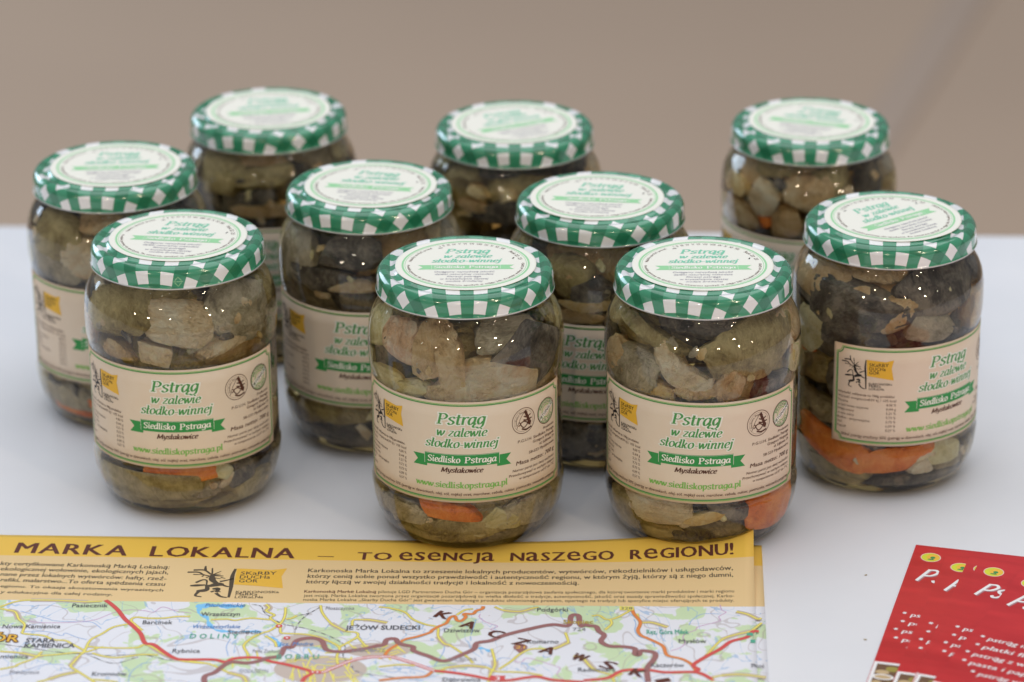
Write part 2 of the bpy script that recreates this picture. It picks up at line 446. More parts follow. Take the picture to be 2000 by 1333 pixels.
# ------------------------------------------------------------------ map drawing, in leaflet millimetres
YELLOW = [ [(-352.0,-77.4),(-348.3,-78.8),(-344.1,-80.8),(-341.1,-87.8),(-337.5,-92.8),(-337.0,-98.9),(-336.2,-101.9),(-326.9,-103.5),(-321.4,-107.3),(-315.6,-108.1),(-312.3,-111.0),(-305.0,-117.6)],
  [(-287.7,-90.5),(-292.7,-92.2),(-296.6,-94.9),(-299.9,-100.6),(-303.7,-105.7),(-304.8,-110.7),(-305.3,-118.6),(-306.9,-122.6),(-308.2,-128.5),(-308.9,-132.4),(-304.8,-137.1),(-296.9,-145.4),(-293.2,-150.9)],
  [(-343.6,-119.5),(-334.0,-120.6),(-326.5,-123.3),(-323.3,-122.7),(-317.0,-121.5),(-310.7,-119.8),(-306.1,-119.2),(-303.5,-118.1),(-299.4,-114.5),(-297.2,-113.4)],
  [(-304.8,-113.2),(-297.6,-114.2),(-282.6,-113.9),(-279.3,-110.8),(-275.3,-112.6),(-268.6,-119.3),(-261.2,-124.9),(-255.4,-126.6),(-248.7,-127.5)],
  [(-301.4,-119.5),(-296.2,-122.2),(-289.9,-123.5),(-284.1,-121.8),(-277.8,-120.1),(-271.2,-120.3)],
  [(-282.0,-96.9),(-285.6,-92.0),(-288.8,-87.0),(-286.9,-83.9),(-281.5,-84.7),(-273.9,-84.4),(-268.4,-82.7),(-261.8,-82.2)],
  [(-324.5,-118.8),(-326.6,-125.3),(-332.9,-131.3),(-333.9,-133.3),(-340.3,-136.4)],
  [(-352.3,-75.9),(-346.1,-70.4),(-339.2,-68.5),(-324.7,-68.4),(-312.4,-69.3),(-305.3,-68.4)],
  [(-305.2,-137.6),(-311.6,-140.7),(-316.4,-144.7),(-321.4,-147.7)],
  [(-297.5,-144.4),(-290.5,-145.1),(-285.2,-146.4)],
  [(-228.1,-68.9),(-226.2,-72.4),(-227.2,-75.6),(-222.9,-79.5),(-224.5,-82.7),(-219.3,-89.6),(-218.0,-96.6),(-214.6,-97.5),(-205.6,-98.2),(-198.1,-101.9),(-189.8,-109.6),(-189.8,-118.4),(-188.6,-126.1)],
  [(-251.8,-85.2),(-244.3,-84.4),(-240.3,-85.3),(-233.5,-83.0),(-224.3,-84.2)],
  [(-218.6,-71.7),(-218.0,-80.4),(-219.1,-87.6),(-223.0,-94.8),(-226.9,-97.9),(-230.9,-103.1),(-233.3,-110.1),(-230.5,-117.9),(-229.7,-123.7)],
  [(-217.2,-83.4),(-214.5,-82.3),(-212.4,-79.7)],
  [(-202.6,-69.0),(-200.8,-76.7),(-195.9,-86.7),(-192.2,-90.7),(-188.0,-94.5),(-183.2,-95.4),(-182.3,-99.4),(-185.6,-104.5),(-189.3,-109.5)],
  [(-185.7,-89.4),(-185.8,-83.3),(-181.1,-82.7),(-177.3,-83.0),(-169.9,-85.3)],
  [(-182.3,-99.4),(-179.4,-105.2),(-176.5,-111.1)],
  [(-224.7,-99.9),(-219.8,-105.7),(-218.3,-110.6)],
  [(-256.0,-125.6),(-246.3,-128.2),(-237.0,-135.6),(-230.1,-139.1),(-227.6,-144.3)],
  [(-175.1,-69.6),(-170.3,-70.5),(-162.8,-74.3),(-158.4,-81.3),(-152.3,-86.2),(-146.4,-89.0),(-145.3,-98.0),(-142.0,-104.9),(-139.0,-106.7),(-131.4,-116.3),(-127.7,-123.0)],
  [(-142.0,-130.2),(-138.1,-127.2),(-129.9,-125.4),(-122.0,-126.6),(-116.7,-130.3),(-105.2,-130.8),(-95.9,-133.3)],
  [(-120.2,-109.0),(-118.2,-119.7),(-117.9,-125.5),(-119.3,-132.3),(-119.8,-140.4)],
  [(-115.9,-128.3),(-111.2,-121.4),(-107.0,-113.5),(-101.6,-108.4),(-92.3,-108.0),(-86.9,-102.9),(-85.6,-100.9),(-87.3,-92.0)],
  [(-169.9,-127.9),(-160.8,-125.6),(-153.8,-126.3)],
  [(-121.2,-67.7),(-116.7,-71.1),(-109.0,-71.9),(-103.5,-68.6),(-100.7,-67.2)],
  [(-138.3,-76.5),(-134.8,-71.3),(-131.1,-70.1)],
  [(-75.6,-75.3),(-72.3,-74.7),(-69.4,-78.2),(-67.0,-79.1),(-66.4,-83.1),(-69.1,-88.8)],
  [(-67.0,-78.6),(-63.3,-75.9),(-57.7,-69.1)],
  [(-54.8,-72.5),(-52.8,-80.6),(-47.6,-81.0),(-40.5,-85.3)],
  [(-23.6,-113.4),(-21.3,-108.4),(-15.6,-96.4),(-8.6,-91.1),(-2.5,-87.9),(2.8,-79.7)],
  [(-8.8,-69.4),(-3.6,-71.8),(1.0,-76.2),(2.7,-75.1)],
  [(-21.8,-133.5),(-15.9,-130.4),(-7.2,-129.2),(3.7,-131.6)],
  [(-63.7,-138.3),(-64.3,-134.1),(-60.2,-130.1)],
  [(-82.8,-114.5),(-78.6,-116.3),(-73.2,-126.8),(-65.7,-131.3)] ]
RED = [ [(-304.0,-67.5),(-301.0,-70.9),(-296.7,-77.0),(-291.8,-86.1),(-287.5,-92.0),(-282.4,-99.9),(-279.9,-106.8),(-278.1,-109.8),(-274.6,-110.6),(-268.9,-117.3),(-263.4,-123.0),(-259.4,-124.3),(-249.2,-123.9)],
  [(-249.3,-123.8),(-244.1,-124.1),(-239.6,-126.0),(-236.8,-123.0),(-231.4,-121.4),(-224.4,-121.6),(-218.9,-124.8),(-211.6,-127.4),(-199.8,-133.7),(-202.0,-139.1),(-202.9,-143.4)],
  [(-144.7,-130.8),(-137.3,-132.0),(-127.9,-134.5),(-118.5,-138.0),(-111.6,-138.6),(-102.7,-135.5),(-97.7,-134.8),(-91.1,-137.4),(-82.0,-138.5),(-77.4,-138.8)],
  [(-77.4,-137.4),(-67.0,-134.7),(-61.7,-128.7),(-56.6,-126.6),(-49.3,-126.4),(-41.0,-128.5),(-27.3,-128.0),(-20.5,-133.9)],
  [(-28.2,-128.0),(-26.4,-125.1),(-28.7,-121.3),(-23.2,-113.4),(-16.2,-105.3),(-11.5,-98.2),(-4.4,-94.0),(-1.5,-88.4),(1.3,-88.0)] ]
PINK = [ [(-199.8,-133.7),(-195.1,-134.1),(-189.7,-129.1),(-182.0,-122.0),(-174.0,-118.8),(-168.4,-118.8)],
  [(-169.4,-118.2),(-164.7,-118.5),(-156.4,-123.0),(-144.7,-130.8)] ]
ORANGE = [ [(-126.5,-67.4),(-126.8,-70.0),(-129.5,-72.1),(-130.8,-75.2),(-135.0,-75.4),(-133.9,-78.4),(-136.0,-82.6),(-137.9,-81.6),(-139.2,-77.6),(-141.4,-79.7),(-142.5,-84.8),(-145.6,-88.0),(-148.6,-92.1),(-149.3,-94.2),(-154.7,-98.4),(-160.5,-101.6),(-163.4,-106.6),(-166.7,-111.7),(-168.1,-116.6)],
  [(-57.3,-66.5),(-56.2,-72.6),(-53.3,-79.6),(-53.2,-83.7),(-54.1,-88.8),(-52.6,-93.7),(-48.8,-97.1),(-42.7,-103.3),(-41.2,-110.1),(-39.8,-113.0),(-33.8,-115.7),(-29.6,-120.4),(-26.8,-128.0),(-23.7,-130.7),(-19.6,-135.3)],
  [(-145.6,-131.8),(-148.5,-136.2),(-154.3,-137.3),(-159.8,-138.0),(-168.7,-140.7)] ]
TRAIL = [ [(-246.0,-147.3),(-247.0,-139.8),(-243.0,-135.8),(-239.7,-128.9),(-236.4,-125.9),(-229.8,-126.6),(-224.5,-124.5),(-221.2,-121.5),(-215.8,-119.3),(-214.4,-111.4),(-211.2,-110.8),(-209.6,-104.3),(-203.8,-101.6),(-198.4,-103.9),(-195.1,-112.7),(-188.4,-114.4),(-182.0,-112.7),(-175.7,-110.0),(-171.7,-107.4)],
  [(-171.7,-107.9),(-169.4,-106.8),(-168.5,-101.9),(-164.8,-101.2),(-162.5,-105.6),(-156.2,-108.4),(-155.4,-112.3),(-148.6,-116.9),(-140.8,-121.5),(-132.5,-114.4),(-128.1,-109.3),(-127.1,-103.8),(-120.7,-101.1),(-115.3,-96.0),(-102.5,-88.5),(-93.3,-84.6),(-86.2,-85.4),(-85.1,-75.7),(-81.8,-75.6),(-81.0,-83.7),(-79.1,-86.6)],
  [(-79.2,-83.6),(-76.7,-85.0),(-73.4,-85.9),(-71.9,-90.4),(-69.4,-94.3),(-70.7,-100.3),(-66.8,-104.6),(-60.8,-104.9),(-55.2,-106.7),(-55.1,-111.6),(-53.2,-112.5),(-52.3,-108.6),(-46.3,-110.3),(-46.2,-116.1),(-49.3,-124.9),(-48.7,-137.8)] ]
RAIL = [ [(-345.1,-112.2),(-332.7,-115.2),(-313.5,-119.9),(-301.2,-120.4),(-292.6,-121.6),(-279.2,-120.1),(-267.9,-124.1),(-259.2,-125.8)],
  [(-234.8,-69.1),(-230.2,-71.0),(-227.5,-77.6),(-218.6,-87.6),(-207.2,-92.2),(-197.1,-97.9),(-189.8,-104.6),(-187.0,-109.5),(-187.0,-118.3),(-183.0,-125.9),(-178.1,-133.4),(-162.1,-137.6)],
  [(-303.4,-121.0),(-290.4,-128.8),(-279.8,-122.6)],
  [(-212.4,-79.7),(-207.0,-76.9),(-202.4,-70.6)],
  [(-211.9,-96.4),(-210.3,-85.2),(-207.0,-76.9)] ]
LAKE = [ [(-260.8,-72.1),(-251.9,-70.9),(-244.6,-71.5),(-238.3,-71.6)],
  [(-258.5,-71.5),(-258.4,-78.7),(-254.0,-83.2),(-252.3,-88.8),(-248.6,-94.7),(-242.2,-96.5),(-229.9,-96.0),(-226.0,-96.9)],
  [(-224.1,-100.9),(-219.1,-103.7),(-216.9,-110.5)],
  [(-126.3,-108.3),(-123.5,-109.1),(-120.5,-111.5)] ]
RIVER = [ [(-216.9,-110.5),(-210.8,-114.3),(-205.6,-119.0),(-199.3,-125.5),(-195.5,-126.4),(-190.9,-126.2)],
  [(-336.1,-99.8),(-326.2,-99.5),(-318.4,-103.2),(-317.0,-100.7),(-311.1,-104.5),(-305.9,-106.8)],
  [(-341.9,-79.6),(-328.6,-86.4),(-323.9,-88.8),(-313.2,-89.4),(-306.5,-89.7),(-301.2,-95.6)],
  [(-338.9,-143.1),(-328.5,-137.0),(-320.4,-130.9),(-312.4,-131.1)],
  [(-119.3,-133.2),(-124.0,-123.8),(-169.7,-130.3)],
  [(-118.0,-123.6),(-116.0,-117.7),(-110.9,-118.0)],
  [(-142.0,-104.9),(-141.9,-112.8),(-145.1,-126.5)],
  [(-56.1,-77.7),(-55.1,-82.7),(-55.5,-88.8),(-53.5,-94.7),(-47.8,-98.5),(-45.9,-104.4)],
  [(-15.9,-71.7),(-24.5,-72.0),(-29.2,-77.8),(-30.6,-82.9)],
  [(-240.3,-103.4),(-241.1,-111.4),(-239.0,-120.2)],
  [(-198.1,-92.9),(-195.0,-86.7),(-189.1,-97.6)],
  [(-130.4,-95.5),(-129.0,-80.3)],
  [(-280.6,-146.2),(-280.7,-137.2),(-277.3,-129.3),(-273.0,-127.2)],
  [(-169.7,-130.3),(-162.5,-132.9),(-158.3,-128.4),(-148.8,-132.4)] ]
FOOTPATH = [ [(-339.6,-86.8),(-337.2,-89.2),(-326.4,-90.9),(-307.7,-88.2),(-298.5,-80.2),(-291.9,-76.8),(-284.6,-77.1),(-279.6,-78.5),(-276.1,-73.2),(-269.2,-77.1),(-261.8,-78.9)],
  [(-16.4,-62.9),(-15.4,-68.1),(-13.6,-70.1),(-16.9,-74.3),(-16.5,-78.3),(-23.5,-82.6),(-26.8,-84.8),(-27.8,-87.8),(-32.0,-91.0),(-33.4,-95.0),(-32.4,-100.0),(-34.7,-105.0),(-38.9,-108.1)],
  [(-127.4,-75.1),(-127.7,-78.2),(-124.1,-83.2),(-118.7,-87.0),(-121.8,-90.2),(-117.4,-92.0)],
  [(-110.4,-119.4),(-106.1,-121.2),(-103.1,-117.2),(-91.7,-123.6),(-88.4,-126.4),(-89.5,-132.1),(-86.6,-136.8)] ]
TOWNS = [ ('Pasiecznik', -318.6, -75.2, -301.9, -74.6, 0),
  ('Barcinek', -282.9, -90.9, -269.2, -90.4, 0),
  ('Nowa Kamienica', -347.1, -97.2, -320.4, -96.2, 0),
  ('STARA', -333.8, -110.8, -320.4, -110.3, 1),
  ('KAMIENICA', -333.5, -115.7, -310.6, -114.9, 1),
  ('mienica', -342.3, -126.3, -329.7, -125.9, 0),
  ('Rybnica', -265.0, -118.2, -252.5, -117.7, 0),
  ('Kromnów', -297.9, -141.1, -282.5, -140.6, 0),
  ('Międzylesie', -335.3, -140.6, -321.9, -140.1, 2),
  ('Wrzeszczyn', -257.1, -81.8, -239.0, -81.1, 0),
  ('Siedlęcin', -242.3, -99.0, -227.3, -98.5, 0),
  ('JEŻÓW SUDECKI', -188.6, -93.1, -154.5, -91.8, 1),
  ('ZABOBRZE', -183.7, -114.3, -168.4, -113.7, 2),
  ('GODUSZYN', -232.1, -135.9, -219.2, -135.4, 2),
  ('Perła Zachodu', -228.5, -116.8, -215.5, -116.4, 2),
  ('Płoszczynka', -199.7, -73.6, -186.3, -73.1, 2),
  ('Pilchowickie', -256.4, -72.5, -237.8, -71.8, 3),
  ('Wrzeszczyńskie', -259.6, -94.1, -237.4, -93.3, 3),
  ('Jez. Modre', -217.4, -109.6, -202.0, -109.0, 3),
  ('D O L I N Y', -259.1, -104.1, -237.0, -103.3, 4),
  ('B O B R U', -216.9, -122.3, -197.9, -121.6, 4),
  ('Dziwiszów', -143.0, -93.9, -126.6, -93.4, 0),
  ('Komarno', -104.4, -103.5, -90.0, -103.0, 0),
  ('Podgórki', -101.2, -71.9, -86.9, -71.4, 0),
  ('MACIEJOWA', -138.9, -121.4, -126.2, -121.0, 2),
  ('Dąbrowica', -140.3, -140.8, -123.4, -140.2, 0),
  ('Skopiec', -88.6, -83.6, -74.9, -83.1, 5),
  ('724', -83.9, -90.6, -78.0, -90.4, 2),
  ('Rez. Góra Miłek', -50.0, -92.6, -30.8, -91.9, 4),
  ('Mysłów', -35.2, -100.6, -22.7, -100.1, 0),
  ('Kaczorów', -47.5, -123.9, -32.8, -123.4, 0),
  ('Radomierz', -80.2, -129.4, -63.5, -128.8, 0),
  ('Płoni', -2.5, -122.8, 3.0, -122.6, 0) ]
RANGE_LETTERS = [ ('K', -146.9, -76.3), ('A', -134.4, -85.6), ('C', -121.6, -94.2), ('Z', -109.4, -101.7), ('A', -96.9, -109.2), ('W', -82.3, -115.5), ('S', -69.2, -122.3), ('K', -55.7, -129.0), ('I', -43.7, -133.8) ]
HEADER = [ ('MARKA', -356.9, -19.1, -302.5, -20.5),
  ('LOKALNA', -290.8, -20.7, -221.1, -20.5),
  ('TO', -190.4, -20.8, -174.1, -20.8),
  ('eseNCJa', -170.2, -20.9, -124.4, -20.4),
  ('NaSZeGO', -116.5, -20.4, -67.2, -19.8),
  ('ReGIONU!', -59.1, -19.8, -10.2, -19.4) ]
BODY = [ ('kty certyfikowane Karkonoską Marką Lokalną:', -360.9, -32.5, -279.1, -34.0, 1),
  ('ekologicznej wołowinie, ekologicznych jajach,', -359.8, -38.2, -278.8, -39.4, 1),
  ('nane przez lokalnych wytwórców: hafty, rzeź-', -358.7, -43.8, -278.8, -45.9, 1),
  ('rafiki, malarstwo...To oferta spędzenia czasu', -357.5, -49.7, -278.6, -51.7, 1),
  ('egionu. To okazja skosztowania wyrazistych', -356.3, -55.8, -278.5, -57.5, 1),
  ('y edukacyjne dla całej rodziny.', -355.1, -61.8, -301.7, -62.8, 1),
  ('Karkonoska Marka Lokalna to zrzeszenie lokalnych producentów, wytwórców, rękodzielników i usługodawców,', -212.3, -34.9, -10.1, -31.6, 1),
  ('którzy cenią sobie ponad wszystko prawdziwość i autentyczność regionu, w którym żyją, którzy są z niego dumni,', -211.9, -40.8, -10.1, -37.2, 1),
  ('którzy łączą w swojej działalności tradycję i lokalność z nowoczesnością.', -211.8, -46.7, -82.8, -44.3, 1),
  ('Karkonoską Markę Lokalną', -211.7, -56.3, -177.9, -55.6, 1),
  ('pilotuje LGD Partnerstwo Ducha Gór – organizacja pozarządowa zaufania społecznego, dla której tworzenie marki produktów i marki regionu', -176.7, -55.5, -9.6, -51.2, 0),
  ('jest misją. Marka Lokalna tworzona przez organizację pozarządową to wielka dbałość o tradycje, autentyczność, jakość oraz zasady sprawiedliwości społecznej. Karko-', -211.4, -60.6, -9.6, -55.7, 0),
  ('noska Marka Lokalna „Skarby Ducha Gór” jest gwarantem lokalnego produktu chronionego prawem, opartego na tradycji lub specyfice miejsc oferujących te produkty.', -211.2, -64.7, -9.7, -59.9, 0) ]
EMBLEM = [ ([(-267.1,-34.7),(-261.8,-34.6),(-257.9,-38.9),(-258.4,-32.3)],0.79),
  ([(-261.5,-34.6),(-261.9,-30.2)],0.86),
  ([(-269.7,-37.0),(-264.4,-36.9),(-261.8,-39.4),(-258.6,-40.7),(-257.4,-42.5)],0.72),
  ([(-266.6,-39.2),(-262.4,-39.4)],0.5),
  ([(-262.1,-41.6),(-261.4,-39.6)],0.5),
  ([(-260.0,-42.6),(-258.6,-40.9)],0.5),
  ([(-257.1,-39.2),(-253.7,-35.4)],0.5),
  ([(-257.1,-39.6),(-253.6,-38.4)],0.43),
  ([(-256.4,-40.1),(-252.0,-40.5)],0.79),
  ([(-256.0,-42.5),(-252.9,-43.4)],0.5),
  ([(-253.1,-42.0),(-250.7,-43.0)],0.5),
  ([(-264.2,-47.8),(-261.3,-44.8),(-259.3,-45.5),(-258.8,-49.8)],0.79),
  ([(-266.4,-51.1),(-263.1,-50.6),(-259.3,-50.1)],1.22),
  ([(-257.5,-38.9),(-256.7,-44.6),(-253.5,-48.9)],1.8),
  ([(-257.5,-51.2),(-253.5,-49.2),(-250.8,-49.5)],2.16),
  ([(-252.9,-46.3),(-249.8,-44.8),(-246.7,-42.9)],0.79),
  ([(-251.4,-49.5),(-248.9,-51.2),(-245.9,-51.5)],0.79),
  ([(-258.7,-49.8),(-258.0,-54.8),(-261.3,-56.3),(-262.7,-56.4)],1.58),
  ([(-261.3,-56.3),(-262.6,-61.0),(-259.5,-62.3)],0.94),
  ([(-255.4,-54.0),(-252.8,-53.9),(-253.0,-57.4)],1.44),
  ([(-255.8,-57.2),(-253.8,-56.0),(-251.1,-57.0)],0.72),
  ([(-253.2,-58.2),(-250.5,-61.6),(-247.4,-62.6)],0.94),
  ([(-247.2,-32.7),(-247.7,-40.7),(-246.9,-51.5),(-246.6,-62.5)],1.22) ]
FLAG = [(-246.6, -32.3), (-237.8, -32.7), (-230.0, -33.4), (-222.6, -31.4), (-224.3, -39.9), (-222.2, -52.1), (-227.9, -51.2), (-235.6, -50.0), (-245.9, -49.0)]
EMB_TXT = [('SKaRBY', -244.1, -38.8, -227.0, -38.2), ('DUCHa', -244.0, -42.9, -229.6, -42.4), ('GÓR', -243.9, -46.9, -235.0, -46.6), ('KaRKONOSKa', -243.9, -58.0, -223.6, -57.3), ('MaRKa', -243.7, -60.3, -233.4, -60.0), ('LOKaLNa', -243.7, -63.2, -230.4, -62.7)]

# ------------------------------------------------------------------ setting
YAW = math.radians(-3.15)          # the table stands slightly turned

def box_mesh(name, x0, x1, y0, y1, z0, z1, mats, bevel=0.0):
    bm = bmesh.new(); bmesh.ops.create_cube(bm, size=1)
    for v in bm.verts:
        v.co = Vector(((x0 + x1) / 2 + v.co.x * (x1 - x0), (y0 + y1) / 2 + v.co.y * (y1 - y0), (z0 + z1) / 2 + v.co.z * (z1 - z0)))
    if bevel: bmesh.ops.bevel(bm, geom=bm.edges[:], offset=bevel, segments=3, affect='EDGES', profile=0.5)
    me = bpy.data.meshes.new(name); bm.to_mesh(me); bm.free()
    for m in mats: me.materials.append(m)
    return me

floor = link_obj('floor', box_mesh('floor', -8, 8, -4, 12, -0.80, -0.74, [M_FLOOR]))
floor['kind'] = 'structure'
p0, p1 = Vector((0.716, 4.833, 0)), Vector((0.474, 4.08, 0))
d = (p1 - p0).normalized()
dark_strip = link_obj('floor_strip', box_mesh('floor_strip', -0.030, 0.030, -2.6, 2.6, 0, 0.004, [M_STRIP], 0.0015), floor,
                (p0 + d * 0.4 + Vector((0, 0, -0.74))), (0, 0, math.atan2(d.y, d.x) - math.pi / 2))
table = link_obj('table', box_mesh('table', -1.1, 1.1, -0.82, 0.0, -0.739, 0.0, [M_TABLE], 0.006), None, (0, 1.853, 0), (0, 0, YAW))
table['kind'] = 'structure'

# ------------------------------------------------------------------ jar parts that all jars share
H_JAR, R_BODY = 133.3, 46.5
def flute(r, z, t):
    k = max(0.0, 1 - abs(z - 17) / 10.0) * 0.38 + max(0.0, 1 - abs(z - 89.5) / 4.5) * 0.22
    return r + k * (abs(math.cos(14 * t)) - 0.6)
GLASS_PROF = [(0, 3.0), (20, 2.8), (30, 1.6), (33.5, .3), (35.5, 0), (37.5, .35), (39.6, 1.9), (41.4, 4.2), (43.2, 7.6), (44.7, 11), (45.8, 14.6),
              (46.6, 18.5), (47.0, 22), (47.15, 24.5), (47.05, 26), (46.6, 27.3), (46.45, 28.2), (46.45, 40), (46.45, 55), (46.45, 70), (46.45, 82.5), (46.6, 83.8),
              (47.0, 85.2), (47.35, 88), (47.5, 92), (47.5, 97), (47.35, 101), (46.9, 105), (46.0, 108.6), (44.6, 112), (42.9, 114.8), (41.3, 117), (40.2, 118.8),
              (39.8, 120.5), (39.7, 123), (39.7, 130), (0, 130)]
ME_GLASS = lathe('glass_body', GLASS_PROF, [M_GLASS], 168, rfun=flute)
def glass_r(z):
    pr = GLASS_PROF[3:-1]
    return float(np.interp(z, [q[1] for q in pr], [q[0] for q in pr]))

LID_PROF = [(0, -0.25), (16, -0.25), (17, 0.0), (33.0, 0.0), (33.8, -.25), (34.6, -1.0), (35.6, -1.35), (36.6, -1.3), (37.4, -.75), (38.4, -.35), (39.6, -.4),
            (40.7, -.95), (41.6, -1.9), (42.2, -3.0), (42.45, -4.2), (42.5, -5.4), (42.5, -7.6), (42.55, -9.6), (42.7, -10.2),
            (42.9, -10.5), (43.05, -10.85), (42.9, -11.2), (42.4, -11.3), (41.0, -11.3), (40.6, -9.0)]
ME_LID = lathe('lid', LID_PROF, [M_LID, M_LIDRIM], 144, mfun=lambda i: 1 if i >= 19 else 0, uvname='unrolled')

# paper label wrapped round the body; u runs along the paper from the middle of the title
LU0, LU1, LZ0, LZ1 = -61.2, 58.6, 29.2, 81.6
def on_label(u, v, h=0.0):
    a = u / R_BODY; r = R_BODY + 0.16 + (h + 0.03 if h > 0 else h)
    return (r * math.sin(a) * MM, -r * math.cos(a) * MM, v * MM)
def label_mesh():
    nu, nv = 90, 6
    verts, faces, uvs = [], [], []
    P = [(LU0 + (LU1 - LU0) * i / nu, LZ0 + (LZ1 - LZ0) * j / nv) for j in range(nv + 1) for i in range(nu + 1)]
    verts = [on_label(*q) for q in P]
    W = nu + 1
    fuv = []
    for j in range(nv):
        for i in range(nu):
            q = (j * W + i, j * W + i + 1, (j + 1) * W + i + 1, (j + 1) * W + i)
            faces.append(q)
            for k in q: fuv.append(((P[k][0] - (LU0 + LU1) / 2) / (LU1 - LU0) * 2, (P[k][1] - (LZ0 + LZ1) / 2) / (LZ1 - LZ0) * 2))
    # thin paper: back sheet and rim
    n0 = len(verts)
    verts += [on_label(q[0], q[1], -0.1) for q in P]
    for f in faces[:nu * nv]:
        faces.append(tuple(n0 + k for k in reversed(f)))
        fuv += [(0, 0)] * 4
    rim = [i for i in range(W)] + [(j + 1) * W - 1 for j in range(1, nv + 1)] + [nv * W + i for i in range(nu - 1, -1, -1)] + [j * W for j in range(nv - 1, 0, -1)]
    for a, b in zip(rim, rim[1:] + rim[:1]):
        faces.append((b, a, n0 + a, n0 + b)); fuv += [(.9, .9)] * 4
    me = mesh_from('paper_label', verts, faces, [M_PAPER])
    l = me.uv_layers.new(name='sheet'); l.data.foreach_set('uv', np.array(fuv, dtype=np.float32).ravel())
    return me
ME_LABEL = label_mesh()

def emblem(P, to, ik, flag_ik, txt_ik, wscale, layer=2):
    """Antlered walker with a staff and a swallow-tailed flag, from its drawing on the leaflet."""
    k = 0
    fl = [to(*q) for q in FLAG]
    top = [fl[0], fl[1], fl[2], fl[3]]; bot = [fl[8], fl[7], fl[6], fl[5]]
    mid = fl[4]
    rt = [np.array(q) for q in top]; rb = [np.array(q) for q in bot]
    rows_t, rows_b = [], []
    for i in range(3):
        for s in np.linspace(0, 1, 6)[(0 if i == 0 else 1):]:
            rows_t.append(rt[i] + (rt[i + 1] - rt[i]) * s); rows_b.append(rb[i] + (rb[i + 1] - rb[i]) * s)
    # the tail is cut in: stop the body at the notch and add two points
    nt = [q for q in rows_t if q[0] <= mid[0]]; nb = rows_b[:len(nt)]
    P.strip(nt, nb, flag_ik, layer)
    for s_ in np.linspace(0, 1, 4)[:-1]:
        e_ = s_ + 1 / 3
        A = lambda p, q, k: np.array(p) + (np.array(q) - np.array(p)) * k
        P._put([A(nt[-1], rt[3], s_), A(nt[-1], rt[3], e_), A(mid, rt[3], e_), A(mid, rt[3], s_)], [(0, 1, 2, 3)], flag_ik, layer)
        P._put([A(nb[-1], rb[3], s_), A(nb[-1], rb[3], e_), A(mid, rb[3], e_), A(mid, rb[3], s_)], [(0, 1, 2, 3)], flag_ik, layer)
    P._put([nt[-1], mid, nb[-1]], [(0, 1, 2)], flag_ik, layer)
    for pts, w in EMBLEM:
        q = [to(*a) for a in pts]
        path = catmull(q, 4) if len(q) > 2 else np.array([q[0], (np.array(q[0]) + np.array(q[1])) / 2, q[1]])
        tp = np.linspace(1.15, 0.55, len(path)) if w < 1.0 else np.concatenate([np.linspace(.6, 1.1, len(path) // 2), np.linspace(1.1, .6, len(path) - len(path) // 2)])
        L, R = ribbon(path, w * wscale * 1.25 * tp)
        P.strip(L, R, ik, layer + 1)
    for t, x0, y0, x1, y1 in EMB_TXT:
        a, b = to(x0, y0), to(x1, y1)
        cap = (3.5 if y0 > -50 else 2.5) * (to(0, 1)[1] - to(0, 0)[1])
        P.text(t, a[0], a[1], b[0], b[1], cap, txt_ik, layer + 2, bold=0.012)

def banner(P, u0, u1, z0, z1, fill, text_ik, c0, c1, drop, layer=1):
    """Ribbon with swallow tails and a raised middle piece."""
    tz0, tz1 = z0 - drop, z1 - drop
    zm = (tz0 + tz1) / 2
    for a, b, s in ((u0, c0, 1), (u1, c1, -1)):
        w_ = abs(b - a) + 1.2; nd = (z1 - z0) * 0.42
        xs = np.linspace(0, w_, 9)
        for zo, zi in ((tz1, zm), (tz0, zm)):
            P.strip([(a + s * x, zo) for x in xs], [(a + s * max(x, min(nd, x * 9)), zi) if x > 0 else (a + s * 0.01, zo) for x in xs], fill, layer)
    arch = lambda x: 0.5 * math.cos((x - (c0 + c1) / 2) / (c1 - c0) * math.pi)
    xs = np.linspace(c0, c1, 25)
    P.strip([(x, z1 + arch(x) * 0 ) for x in xs], [(x, z0) for x in xs], fill, layer + 1)
    P.line([(c0, z0 + .25), (c0, z1 - .25)], 0.16, text_ik, layer + 2)
    P.line([(c1, z0 + .25), (c1, z1 - .25)], 0.16, text_ik, layer + 2)
    P.line([(c0, z1 - .28), (c1, z1 - .28)], 0.10, text_ik, layer + 2)

